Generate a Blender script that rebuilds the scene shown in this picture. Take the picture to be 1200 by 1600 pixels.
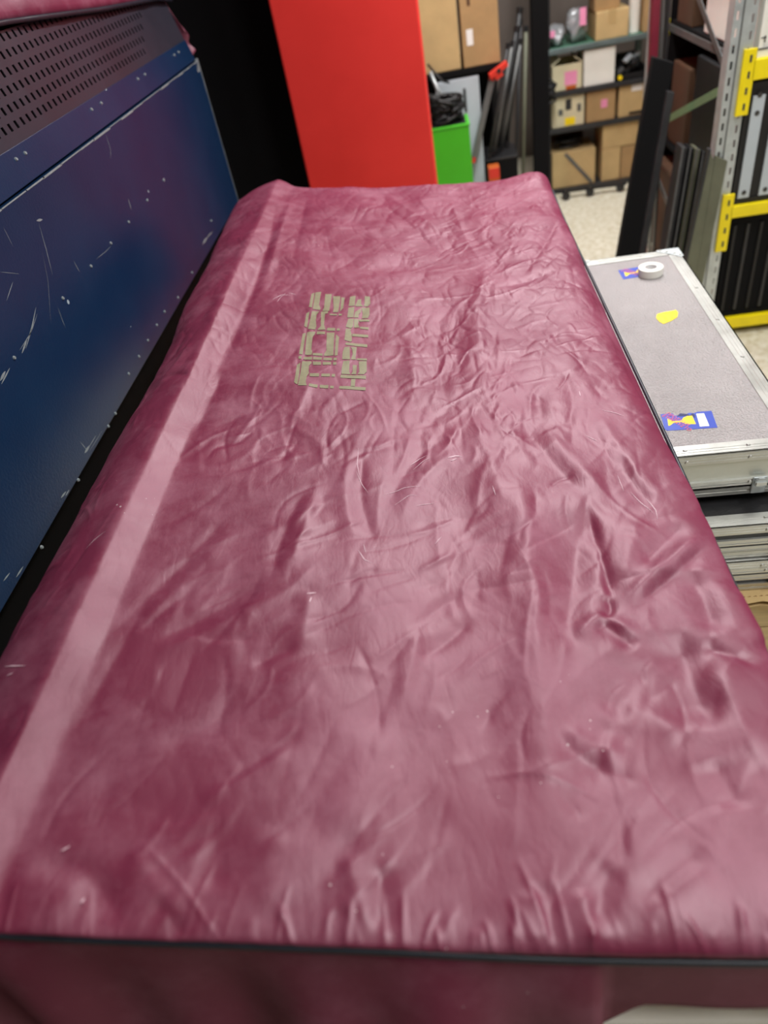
import bpy, bmesh, math, random
import numpy as np
from mathutils import Vector, Matrix, Euler

for o in list(bpy.data.objects):
    bpy.data.objects.remove(o, do_unlink=True)
S = bpy.context.scene
COL = S.collection

# ---------------------------------------------------------------- camera
cam_d = bpy.data.cameras.new('camera')
cam = bpy.data.objects.new('camera', cam_d)
COL.objects.link(cam)
cam_d.sensor_fit = 'HORIZONTAL'
cam_d.sensor_width = 36.0
cam_d.lens = 32.7
cam_d.clip_start = 0.02
RT = Vector((0.98609788, 0.03227625, -0.16300067))
UPV = Vector((0.10128698, 0.66089025, 0.74361618))
BK = Vector((0.1317267, -0.74978818, 0.64843331))
CAMZ = 1.72
cam.matrix_world = Matrix(((RT.x, UPV.x, BK.x, 0), (RT.y, UPV.y, BK.y, 0), (RT.z, UPV.z, BK.z, CAMZ), (0, 0, 0, 1)))
cam_d.dof.use_dof = True
cam_d.dof.focus_distance = 1.25
cam_d.dof.aperture_fstop = 3.3
S.camera = cam

# ---------------------------------------------------------------- world, lights, exposure
S.view_settings.view_transform = 'Standard'
S.view_settings.look = 'None'
S.view_settings.gamma = 1.0
S.view_settings.use_curve_mapping = False
S.view_settings.exposure = 0.10
W = bpy.data.worlds.new('world')
S.world = W
W.use_nodes = True
W.node_tree.nodes['Background'].inputs[0].default_value = (0.92, 0.96, 1.0, 1)
W.node_tree.nodes['Background'].inputs[1].default_value = 0.10

def area(name, loc, sx, sy, power, col=(1, 0.99, 0.97), aim=None):
    l = bpy.data.lights.new(name, 'AREA')
    l.shape = 'RECTANGLE'; l.size = sx; l.size_y = sy; l.energy = power; l.color = col
    o = bpy.data.objects.new(name, l); COL.objects.link(o); o.location = loc
    if aim is not None:
        o.rotation_euler = (Vector(aim) - Vector(loc)).to_track_quat('-Z', 'Y').to_euler()
    return o
# fluorescent ceiling battens of the store room
area('ceiling_batten', (0.62, 3.1, 3.08), 0.16, 2.3, 88)
area('ceiling_batten', (1.25, 0.15, 3.08), 0.16, 1.3, 48)
area('ceiling_batten', (0.95, 4.9, 3.08), 0.9, 0.16, 38)
area('ceiling_batten', (2.2, 1.6, 3.08), 0.16, 1.3, 22)

# ---------------------------------------------------------------- helpers
rnd = random.Random(7)
ORG = {}
class MB:
    def __init__(s): s.v = []; s.f = []
    def add(s, v, f):
        b = len(s.v); s.v += [tuple(map(float, p)) for p in v]; s.f += [tuple(i + b for i in q) for q in f]; return s
    def box(s, x0, x1, y0, y1, z0, z1):
        return s.add([(x0,y0,z0),(x1,y0,z0),(x1,y1,z0),(x0,y1,z0),(x0,y0,z1),(x1,y0,z1),(x1,y1,z1),(x0,y1,z1)],
                     [(0,3,2,1),(4,5,6,7),(0,1,5,4),(1,2,6,5),(2,3,7,6),(3,0,4,7)])
    def hexa(s, b, t):   # bottom and top quads (counter-clockwise from above)
        return s.add(list(b) + list(t), [(0,3,2,1),(4,5,6,7),(0,1,5,4),(1,2,6,5),(2,3,7,6),(3,0,4,7)])
    def beam(s, p, q, w, d, up=(0, 0, 1)):   # rectangular bar from p to q
        p = Vector(p); q = Vector(q); a = (q - p).normalized(); u = Vector(up)
        if abs(a.dot(u)) > .95: u = Vector((0, 1, 0))
        b = a.cross(u).normalized() * w / 2; c = b.cross(a).normalized() * d / 2
        v = []
        for e in (p, q): v += [e - b - c, e + b - c, e + b + c, e - b + c]
        return s.add(v, [(0,1,2,3),(7,6,5,4),(0,4,5,1),(1,5,6,2),(2,6,7,3),(3,7,4,0)])
    def cyl(s, c, r, h, n=20, axis='z', r2=None):
        r2 = r if r2 is None else r2
        v = []
        for k, rr in ((0, r), (h, r2)):
            for i in range(n):
                a = 2 * math.pi * i / n; x, y = rr * math.cos(a), rr * math.sin(a)
                p = {'z': (x, y, k), 'x': (k, x, y), 'y': (y, k, x)}[axis]
                v.append((c[0] + p[0], c[1] + p[1], c[2] + p[2]))
        f = [tuple(range(n))[::-1], tuple(range(n, 2 * n))] + [(i, (i + 1) % n, n + (i + 1) % n, n + i) for i in range(n)]
        return s.add(v, f)
    def ring(s, c, r0, r1, h, n=40):
        v = []
        for (r, z) in ((r0, 0), (r1, 0), (r1, h), (r0, h)):
            for i in range(n):
                a = 2 * math.pi * i / n; v.append((c[0] + r * math.cos(a), c[1] + r * math.sin(a), c[2] + z))
        f = []
        for k in range(4):
            m = (k + 1) % 4
            for i in range(n):
                j = (i + 1) % n; f.append((k * n + i, k * n + j, m * n + j, m * n + i))
        return s.add(v, f)
    def tube(s, pts, r, n=8, closed=False):
        P = [Vector(p) for p in pts]; m = len(P); v = []; f = []
        prev = None
        for i in range(m):
            if closed: t = P[(i + 1) % m] - P[i - 1]
            else: t = P[min(i + 1, m - 1)] - P[max(i - 1, 0)]
            t.normalize()
            if prev is None:
                u = t.orthogonal().normalized()
            else:
                u = (prev - t * prev.dot(t))
                u = u.normalized() if u.length > 1e-6 else t.orthogonal().normalized()
            prev = u; w = t.cross(u)
            rr = r[i] if isinstance(r, (list, tuple)) else r
            for k in range(n):
                a = 2 * math.pi * k / n; v.append(P[i] + (u * math.cos(a) + w * math.sin(a)) * rr)
        for i in range(m if closed else m - 1):
            j = (i + 1) % m
            for k in range(n):
                l = (k + 1) % n; f.append((i * n + k, i * n + l, j * n + l, j * n + k))
        if not closed: f += [tuple(range(n))[::-1], tuple(range((m - 1) * n, m * n))]
        return s.add(v, f)
    def prism(s, poly, h, frame):   # poly in (u,v), extruded by h along w; frame = (origin,u,v,w)
        o, u, v, w = [Vector(q) for q in frame]; n = len(poly)
        V = [o + u * a + v * b for a, b in poly]; V += [p + w * h for p in V]
        return s.add(V, [tuple(range(n))[::-1], tuple(range(n, 2 * n))] + [(i, (i + 1) % n, n + (i + 1) % n, n + i) for i in range(n)])
    def sheet(s, o, u, v, ulen, rows):
        """perforated sheet; rows = list of (v0, v1, [(u0,u1), ...]) bands, holes listed per band"""
        o, u, v = Vector(o), Vector(u), Vector(v)
        for v0, v1, holes in rows:
            edges = [0.0]
            for a, b in holes: edges += [a, b]
            edges.append(ulen)
            for k in range(0, len(edges), 2):
                a, b = edges[k], edges[k + 1]
                if b - a < 1e-5: continue
                s.add([o + u*a + v*v0, o + u*b + v*v0, o + u*b + v*v1, o + u*a + v*v1], [(0, 1, 2, 3)])
        return s

def mesh_obj(name, v, f, mat, parent=None, smooth=False, bev=0, solid=0, seg=2):
    org = ORG.get(parent.name, Vector((0, 0, 0))) if parent else Vector((0, 0, 0))
    me = bpy.data.meshes.new(name)
    me.from_pydata([(p[0] - org.x, p[1] - org.y, p[2] - org.z) for p in v], [], f)
    me.update()
    bm = bmesh.new(); bm.from_mesh(me)
    if not solid: bmesh.ops.recalc_face_normals(bm, faces=bm.faces)
    bm.to_mesh(me); bm.free()
    me.materials.append(mat)
    if smooth:
        me.polygons.foreach_set('use_smooth', [True] * len(me.polygons))
    o = bpy.data.objects.new(name, me); COL.objects.link(o)
    if solid:
        m = o.modifiers.new('thickness', 'SOLIDIFY'); m.thickness = solid; m.offset = -1
    if bev:
        m = o.modifiers.new('bevel', 'BEVEL'); m.width = bev; m.segments = seg; m.limit_method = 'ANGLE'
    if parent:
        o.parent = parent; ORG[o.name] = org
    return o
def part(name, mb, mat, parent, **k): return mesh_obj(name, mb.v, mb.f, mat, parent, **k)
def tag(o, label, cat, group=None):
    o['label'] = label; o['category'] = cat
    if group: o['group'] = group
    return o
def thing(name, label, cat, loc, group=None):
    o = bpy.data.objects.new(name, None); COL.objects.link(o); o.location = loc; o.empty_display_size = .1
    ORG[o.name] = Vector(loc)
    return tag(o, label, cat, group)
def struct(name, mb, mat, label=None, **k):
    o = mesh_obj(name, mb.v, mb.f, mat, None, **k); o['kind'] = 'structure'
    if label: o['label'] = label
    return o
def inst(name, me, loc, parent, rot=None, scale=None):   # shared-mesh piece, loc in world
    o = bpy.data.objects.new(name, me); COL.objects.link(o)
    o.parent = parent; o.location = Vector(loc) - ORG[parent.name]; ORG[o.name] = ORG[parent.name]
    if rot: o.rotation_euler = rot
    if scale: o.scale = scale
    return o
def mesh_only(name, mb, mat, smooth=False):
    me = bpy.data.meshes.new(name); me.from_pydata(mb.v, [], mb.f); me.update()
    bm = bmesh.new(); bm.from_mesh(me); bmesh.ops.recalc_face_normals(bm, faces=bm.faces); bm.to_mesh(me); bm.free()
    me.materials.append(mat)
    if smooth: me.polygons.foreach_set('use_smooth', [True] * len(me.polygons))
    return me

# ---------------------------------------------------------------- materials
def lin(c):
    return tuple(((x / 255) / 12.92 if x / 255 <= .04045 else ((x / 255 + .055) / 1.055) ** 2.4) for x in c[:3]) + (1,)
def pm(name, col, rough=.6, metal=0, var=.15, scale=6, bump=0, bscale=80, spec=.5, col2=None, stretch=None, rvar=.1):
    m = bpy.data.materials.new(name); m.use_nodes = True
    N = m.node_tree.nodes; L = m.node_tree.links; b = N['Principled BSDF']
    tc = N.new('ShaderNodeTexCoord'); mp = N.new('ShaderNodeMapping'); L.new(tc.outputs['Object'], mp.inputs[0])
    if stretch: mp.inputs['Scale'].default_value = stretch
    nz = N.new('ShaderNodeTexNoise'); nz.inputs['Scale'].default_value = scale; nz.inputs['Detail'].default_value = 6
    nz.inputs['Roughness'].default_value = .65; L.new(mp.outputs[0], nz.inputs[0])
    rp = N.new('ShaderNodeValToRGB'); L.new(nz.outputs[0], rp.inputs[0])
    c = lin(col)
    if col2: c1, c2 = c, lin(col2)
    else: c1 = tuple(x * (1 - var) for x in c[:3]) + (1,); c2 = tuple(min(1, x * (1 + var)) for x in c[:3]) + (1,)
    rp.color_ramp.elements[0].color = c1; rp.color_ramp.elements[1].color = c2
    rp.color_ramp.elements[0].position = .32; rp.color_ramp.elements[1].position = .68
    L.new(rp.outputs[0], b.inputs['Base Color'])
    mr = N.new('ShaderNodeMapRange'); L.new(nz.outputs[0], mr.inputs[0])
    mr.inputs[3].default_value = max(.02, rough - rvar); mr.inputs[4].default_value = min(1, rough + rvar)
    L.new(mr.outputs[0], b.inputs['Roughness'])
    b.inputs['Metallic'].default_value = metal; b.inputs['Specular IOR Level'].default_value = spec
    if bump:
        n2 = N.new('ShaderNodeTexNoise'); n2.inputs['Scale'].default_value = bscale; n2.inputs['Detail'].default_value = 4
        L.new(mp.outputs[0], n2.inputs[0])
        bp = N.new('ShaderNodeBump'); bp.inputs['Strength'].default_value = bump; bp.inputs['Distance'].default_value = .01
        L.new(n2.outputs[0], bp.inputs['Height']); L.new(bp.outputs[0], b.inputs['Normal'])
    return m
M = {}
M['floor'] = pm('terrazzo_floor', (186, 176, 146), .45, var=.1, scale=30, col2=(228, 226, 212))
M['wall'] = pm('grey_brown_wall', (104, 94, 88), .85, scale=3)
M['ceil'] = pm('white_ceiling', (215, 215, 208), .9, scale=3, var=.05)
M['blackwall'] = pm('black_paint', (15, 15, 19), .75, scale=5, spec=.25)
M['red'] = pm('red_paint', (236, 56, 50), .45, var=.05, scale=4, bump=.05, bscale=30)
M['black'] = pm('black_plastic', (20, 20, 23), .5, scale=10)
M['blackmatte'] = pm('matte_black', (11, 11, 13), .85, scale=10, spec=.2)
M['darkgrey'] = pm('dark_grey_metal', (58, 58, 60), .45, .4, scale=14)
M['midgrey'] = pm('mid_grey_metal', (110, 112, 112), .45, .5, scale=14)
M['olive'] = pm('olive_board', (96, 98, 80), .55, scale=8)
M['galv'] = pm('galvanised_steel', (196, 204, 206), .42, .55, var=.12, scale=20)
M['yellow'] = pm('yellow_paint', (246, 224, 14), .4, var=.06, scale=12)
M['yellowtape'] = pm('yellow_tape', (250, 222, 8), .4, var=.05, scale=40, bump=.1)
M['alu'] = pm('aluminium_extrusion', (205, 206, 202), .36, .75, var=.1, scale=12, stretch=(1, 1, 1), bump=.03, bscale=200)
M['alupanel'] = pm('aluminium_panel', (196, 198, 190), .4, .6, var=.1, scale=5, col2=(214, 216, 206))
M['card'] = pm('cardboard', (172, 140, 96), .8, var=.1, scale=7)
M['card2'] = pm('light_cardboard', (196, 168, 118), .8, var=.1, scale=7)
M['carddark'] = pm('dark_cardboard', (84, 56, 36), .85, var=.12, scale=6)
M['cardtape'] = pm('packing_tape', (188, 160, 112), .3, var=.06, scale=9)
M['cream'] = pm('cream_carton', (214, 204, 170), .7, var=.08, scale=9)
M['white'] = pm('white_paint', (238, 238, 230), .5, var=.04, scale=9)
M['whitetable'] = pm('white_laminate', (246, 244, 232), .35, var=.03, scale=12)
M['paper'] = pm('white_paper', (240, 240, 236), .7, var=.03, scale=20)
M['pink'] = pm('pink_paper', (238, 148, 186), .7, var=.05, scale=20)
M['dustypink'] = pm('dusty_pink_plastic', (178, 132, 140), .6, var=.08)
M['green'] = pm('green_plastic', (62, 178, 22), .5, var=.05, scale=5)
M['greenpaint'] = pm('green_grey_paint', (108, 142, 104), .5, var=.12, scale=14)
M['shelfmetal'] = pm('shelf_steel', (120, 134, 136), .4, .5, var=.15, scale=12)
M['shelfgreen'] = pm('shelf_green_mat', (70, 112, 92), .6, var=.15, scale=12)
M['greyboard'] = pm('pale_grey_board', (186, 196, 204), .5, var=.06, scale=5)
M['silverbag'] = pm('silver_plastic_film', (186, 188, 192), .25, .35, var=.15, scale=14, bump=.4, bscale=18)
M['maroon'] = pm('maroon_paint', (120, 32, 52), .45, var=.1, scale=12)
M['wood'] = pm('pale_wood', (222, 196, 146), .7, var=.14, scale=9, stretch=(1, 8, 8))
M['orange'] = pm('orange_plastic', (190, 90, 24), .6, var=.1)
M['redplastic'] = pm('red_plastic', (206, 48, 34), .45, var=.08)
M['stickerblue'] = pm('sticker_blue', (36, 66, 176), .4, var=.06, scale=40)
M['navy'] = pm('sticker_torn_navy', (30, 38, 92), .6, var=.12, scale=60)
M['printpink'] = pm('print_pink', (232, 92, 110), .5, var=.04, scale=60)
M['printyellow'] = pm('print_yellow', (252, 220, 20), .4, var=.04, scale=60)
M['ink'] = pm('print_ink', (60, 58, 56), .6, var=.04, scale=60)
M['bare'] = pm('bare_chipped_metal', (150, 160, 164), .5, .2, var=.15, scale=60)
M['glyph'] = pm('khaki_print', (130, 126, 98), .6, var=.12, scale=120)
M['piping'] = pm('navy_piping', (34, 38, 50), .42, var=.15, scale=60)
M['scuff'] = pm('chalk_scuff', (212, 178, 190), .75, var=.1, scale=200)

def console_paint():
    m = pm('dark_blue_paint', (15, 41, 74), .32, var=.18, scale=3, bump=.06, bscale=160, spec=.38, col2=(20, 49, 82), rvar=.06)
    N = m.node_tree.nodes; L = m.node_tree.links; b = N['Principled BSDF']
    src = b.inputs['Base Color'].links[0].from_socket
    tc = N.new('ShaderNodeTexCoord'); vo = N.new('ShaderNodeTexVoronoi'); vo.inputs['Scale'].default_value = 16
    L.new(tc.outputs['Object'], vo.inputs[0])
    nz = N.new('ShaderNodeTexNoise'); nz.inputs['Scale'].default_value = 5; L.new(tc.outputs['Object'], nz.inputs[0])
    mu = N.new('ShaderNodeMath'); mu.operation = 'MULTIPLY'; L.new(nz.outputs[0], mu.inputs[0]); mu.inputs[1].default_value = .12
    lt = N.new('ShaderNodeMath'); lt.operation = 'LESS_THAN'; L.new(vo.outputs['Distance'], lt.inputs[0]); L.new(mu.outputs[0], lt.inputs[1])
    g = N.new('ShaderNodeMath'); g.operation = 'GREATER_THAN'; L.new(nz.outputs[0], g.inputs[0]); g.inputs[1].default_value = .63
    mm = N.new('ShaderNodeMath'); mm.operation = 'MULTIPLY'; L.new(lt.outputs[0], mm.inputs[0]); L.new(g.outputs[0], mm.inputs[1])
    mx = N.new('ShaderNodeMixRGB'); L.new(mm.outputs[0], mx.inputs[0]); L.new(src, mx.inputs[1]); mx.inputs[2].default_value = lin((170, 186, 196))
    L.new(mx.outputs[0], b.inputs['Base Color'])
    return m
M['blue'] = console_paint()
M['grille'] = pm('grey_blue_grille', (54, 54, 66), .36, .2, var=.12, scale=5, spec=.5)

def nylon(name, dust=.5):
    m = bpy.data.materials.new(name); m.use_nodes = True
    N = m.node_tree.nodes; L = m.node_tree.links; b = N['Principled BSDF']
    tc = N.new('ShaderNodeTexCoord'); P = tc.outputs['Object']
    def noise(sc, det=5, ro=.6):
        n = N.new('ShaderNodeTexNoise'); n.inputs['Scale'].default_value = sc; n.inputs['Detail'].default_value = det
        n.inputs['Roughness'].default_value = ro; L.new(P, n.inputs[0]); return n.outputs[0]
    def ramp(s, a, b_, c0=(0, 0, 0, 1), c1=(1, 1, 1, 1)):
        r = N.new('ShaderNodeValToRGB'); r.color_ramp.elements[0].position = a; r.color_ramp.elements[1].position = b_
        r.color_ramp.elements[0].color = c0; r.color_ramp.elements[1].color = c1; L.new(s, r.inputs[0]); return r.outputs[0]
    base = ramp(noise(4.0), .3, .7, lin((108, 32, 60)), lin((120, 40, 68)))
    d = ramp(noise(7.0, 8, .7), .45, .75)
    f = N.new('ShaderNodeMath'); f.operation = 'MULTIPLY'; L.new(d, f.inputs[0]); f.inputs[1].default_value = dust
    mx = N.new('ShaderNodeMixRGB'); L.new(f.outputs[0], mx.inputs[0]); L.new(base, mx.inputs[1]); mx.inputs[2].default_value = lin((160, 104, 124))
    # tiny pale specks of dust, clustered
    vo = N.new('ShaderNodeTexVoronoi'); vo.inputs['Scale'].default_value = 70; L.new(P, vo.inputs[0])
    cl = ramp(noise(3.2), .60, .72)
    cm = N.new('ShaderNodeMath'); cm.operation = 'MULTIPLY'; L.new(cl, cm.inputs[0]); cm.inputs[1].default_value = .11
    lt = N.new('ShaderNodeMath'); lt.operation = 'LESS_THAN'; L.new(vo.outputs['Distance'], lt.inputs[0]); L.new(cm.outputs[0], lt.inputs[1])
    m2 = N.new('ShaderNodeMixRGB'); L.new(lt.outputs[0], m2.inputs[0]); L.new(mx.outputs[0], m2.inputs[1]); m2.inputs[2].default_value = lin((206, 186, 190))
    mr = N.new('ShaderNodeMapRange'); L.new(d, mr.inputs[0]); mr.inputs[3].default_value = .46; mr.inputs[4].default_value = .60
    # relief: weave, fine creasing
    def mth(op, a_, b_):
        k = N.new('ShaderNodeMath'); k.operation = op
        for i, q in enumerate((a_, b_)):
            if isinstance(q, (int, float)): k.inputs[i].default_value = q
            else: L.new(q, k.inputs[i])
        return k.outputs[0]
    mp = N.new('ShaderNodeMapping'); L.new(P, mp.inputs[0]); mp.inputs['Scale'].default_value = (1, .45, 1); mp.inputs['Rotation'].default_value = (0, 0, .35)
    def crease(sc):
        n = N.new('ShaderNodeTexNoise'); n.inputs['Scale'].default_value = sc; n.inputs['Detail'].default_value = 3; n.inputs['Distortion'].default_value = .8
        L.new(mp.outputs[0], n.inputs[0]); return mth('ABSOLUTE', mth('SUBTRACT', n.outputs[0], .5), 0)
    h = mth('ADD', mth('MULTIPLY', crease(34), 1.0), mth('MULTIPLY', crease(75), .5))
    h = mth('ADD', h, mth('MULTIPLY', noise(900, 2), .03))
    bp = N.new('ShaderNodeBump'); bp.inputs['Strength'].default_value = .22; bp.inputs['Distance'].default_value = .003
    L.new(h, bp.inputs['Height'])
    # woven synthetic: diffuse yarn plus a tinted satin gloss
    df = N.new('ShaderNodeBsdfDiffuse'); L.new(m2.outputs[0], df.inputs['Color']); L.new(bp.outputs[0], df.inputs['Normal'])
    gl = N.new('ShaderNodeBsdfGlossy'); gl.inputs['Color'].default_value = (1, .84, .90, 1); L.new(mr.outputs[0], gl.inputs['Roughness']); L.new(bp.outputs[0], gl.inputs['Normal'])
    ms = N.new('ShaderNodeMixShader'); ms.inputs[0].default_value = .076; L.new(df.outputs[0], ms.inputs[1]); L.new(gl.outputs[0], ms.inputs[2])
    L.new(ms.outputs[0], N['Material Output'].inputs['Surface']); N.remove(b)
    return m
M['nylon'] = nylon('burgundy_nylon')

# ---------------------------------------------------------------- the room
struct('floor', MB().box(-3.2, 3.6, -2.5, 6.3, -.1, 0), M['floor'])
struct('ceiling', MB().box(-3.2, 3.6, -2.5, 6.3, 3.15, 3.25), M['ceil'])
struct('wall_back', MB().box(-3.2, 3.6, 6.2, 6.3, 0, 3.15), M['wall'])
struct('wall_left', MB().box(-3.3, -3.2, -2.5, 6.3, 0, 3.15), M['blackwall'])
struct('wall_right', MB().box(3.6, 3.7, -2.5, 6.3, 0, 3.15), M['wall'])
struct('wall_front', MB().box(-3.2, 3.6, -2.6, -2.5, 0, 3.15), M['wall'])
struct('wall_partition', MB().box(-3.2, -.56, 3.52, 3.62, 0, 3.15), M['blackwall'], label='black partition wall beside the red pillar')
tag(struct('wall_pillar', MB().box(-.577, -.027, 3.2, 3.7, 0, 3.15), M['red'], bev=.008), 'red painted square pillar behind the covered console', 'pillar')
# ---------------------------------------------------------------- main covered mixing console
PROF = [(-.645,.972),(-.653,1.01),(-.651,1.045),(-.637,1.066),(-.612,1.085),(-.575,1.105),(-.535,1.117),(-.513,1.122),(-.502,1.115),(-.480,1.099),(-.472,1.094),(-.45,1.089),(-.36,1.073),
        (-.27,1.060),(-.1,1.031),(0,1.018),(.2,1.005),(.285,1.002),(.314,.992),(.328,.97),(.331,.952)]
def chaikin(p, n=3):
    p = [np.array(q, float) for q in p]
    for _ in range(n):
        q = [p[0]]
        for a, b in zip(p[:-1], p[1:]): q += [a * .75 + b * .25, a * .25 + b * .75]
        p = q + [p[-1]]
    return np.array(p)
def resample(p, n):
    d = np.r_[0, np.cumsum(np.linalg.norm(np.diff(p, axis=0), axis=1))]
    t = np.linspace(0, d[-1], n)
    return np.stack([np.interp(t, d, p[:, k]) for k in range(p.shape[1])], 1)
NU, NV = 500, 980
pr = resample(chaikin(PROF), NU)
tg = np.gradient(pr, axis=0); tg /= np.linalg.norm(tg, axis=1)[:, None]
nrm = np.stack([-tg[:, 1], tg[:, 0]], 1)              # outward normal of the cross-section (x,z)
VP = [(.215,1.0,0),(.209,.62,0),(.213,.40,0),(.228,.20,0),(.256,.06,0),(.30,0,0),(.6,0,0),(1.4,0,0),(2.2,0,0),(2.34,0,0),(2.385,0,.05),(2.412,0,.25),(2.424,0,.6),(2.426,0,1.0)]
vp = chaikin(VP, 3)
vp = vp * np.array([1, .05, .07]); vp = resample(vp, NV); vp /= np.array([1, .05, .07])
xs, zs, ys = pr[:, 0], pr[:, 1], vp[:, 0]
DN = np.interp(xs, [-.66, -.45, -.1, .05, .35], [.014, .016, .020, .034, .045])
Z0 = zs[None, :] - vp[:, 1:2] * DN[None, :] - vp[:, 2:3] * .07
X0 = np.repeat(xs[None, :], NV, 0).copy() - np.interp(ys, [1.1, 1.7, 2.45], [0, .018, .042])[:, None] * np.clip((-.46 - xs) / .16, 0, 1)[None, :]; Y0 = np.repeat(ys[:, None], NU, 1).copy()
RW = np.interp(ys, [.80, .98, 1.68, 1.85], [0, 1, 1, 0])          # right edge pulled in where the piping shows
X0 -= .008 * RW[:, None] * (np.clip((xs - .2) / .1, 0, 1) * np.clip((zs - .953) / .022, 0, 1))[None, :]
# far corners are rounded, right far corner is peaked
corner = np.clip((np.abs(xs - (-.16)) - .42) / .09, 0, 1) ** 2
Z0 += .016 * np.exp(-((X0 - .30) / .07) ** 2 - ((Y0 - 2.36) / .12) ** 2)
Y0 -= corner[None, :] * .05 * np.clip((ys[:, None] - 2.0) / .4, 0, 1) ** 2
NG = np.random.RandomState(11)
def vnoise(x, y, seed):
    g = np.random.RandomState(seed).rand(96, 96) * 2 - 1
    xi = np.floor(x).astype(int); yi = np.floor(y).astype(int); fx = x - xi; fy = y - yi
    fx = fx * fx * fx * (fx * (fx * 6 - 15) + 10); fy = fy * fy * fy * (fy * (fy * 6 - 15) + 10)
    a = g[yi % 96, xi % 96]; b = g[yi % 96, (xi + 1) % 96]; c = g[(yi + 1) % 96, xi % 96]; d = g[(yi + 1) % 96, (xi + 1) % 96]
    return (a * (1 - fx) + b * fx) * (1 - fy) + (c * (1 - fx) + d * fx) * fy
D = np.zeros((NV, NU))
# broad sag and undulation between console and cloth
xx, yy = X0, Y0
D += .0018 * vnoise(xx * 16 + 20 - yy * 9, yy * 12 + 8 * xx + 33, 31)
D += .0050 * vnoise(xx * 4 + 20, yy * 2.2 + 9, 1) + .0036 * vnoise(xx * 9 + 20 + yy * 2, yy * 5 + 3, 2)
wx = xx + .02 * vnoise(xx * 14 + 30, yy * 9, 3)
wy = yy + .03 * vnoise(xx * 12 + 40, yy * 8 + 4, 4)
far = np.clip((yy - .55) / .8, .35, 1)
D += far * .0014 * (np.abs(vnoise(wx * 26 - wy * 6 + 50, wy * 9 + 20, 5)) - .3)
D += far * .0009 * (np.abs(vnoise(wx * 50 + wy * 12 + 50, wy * 22 + 20, 6)) - .3)
def stroke(pts, amp, w, w2=None):
    """a fold: polyline ridge (amp>0) or valley (amp<0) of half-width w"""
    p = np.array(pts, float); w2 = w2 or w
    if len(p) > 2: p = resample(chaikin(p, 2), max(4, len(p) * 3))
    L_ = np.r_[0, np.cumsum(np.linalg.norm(np.diff(p, axis=0), axis=1))]; T = L_[-1]
    R_ = 3 * max(w, w2)
    iu = np.where((xs > p[:, 0].min() - R_) & (xs < p[:, 0].max() + R_))[0]
    iv = np.where((ys > p[:, 1].min() - R_) & (ys < p[:, 1].max() + R_))[0]
    if len(iu) == 0 or len(iv) == 0: return
    u0, u1, v0, v1 = iu[0], iu[-1] + 1, iv[0], iv[-1] + 1
    gx = X0[v0:v1, u0:u1]; gy = Y0[v0:v1, u0:u1]
    best = np.full(gx.shape, 1e9); tt = np.zeros(gx.shape); sd = np.zeros(gx.shape)
    for k in range(len(p) - 1):
        a, b = p[k], p[k + 1]; e = b - a; l2 = e @ e + 1e-12
        t = np.clip(((gx - a[0]) * e[0] + (gy - a[1]) * e[1]) / l2, 0, 1)
        dx = gx - a[0] - t * e[0]; dy = gy - a[1] - t * e[1]; d2 = dx * dx + dy * dy
        m = d2 < best
        best[m] = d2[m]; tt[m] = (L_[k] + t * math.sqrt(l2))[m]; sd[m] = (e[0] * dy - e[1] * dx)[m]
    ww = np.where(sd > 0, w, w2)
    s = tt / T; tap = np.clip(np.minimum(s, 1 - s) / .28, 0, 1); tap = tap * tap * (3 - 2 * tap)
    r = np.sqrt(best) / ww
    D[v0:v1, u0:u1] += amp * tap * np.exp(-r ** 1.6)
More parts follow.
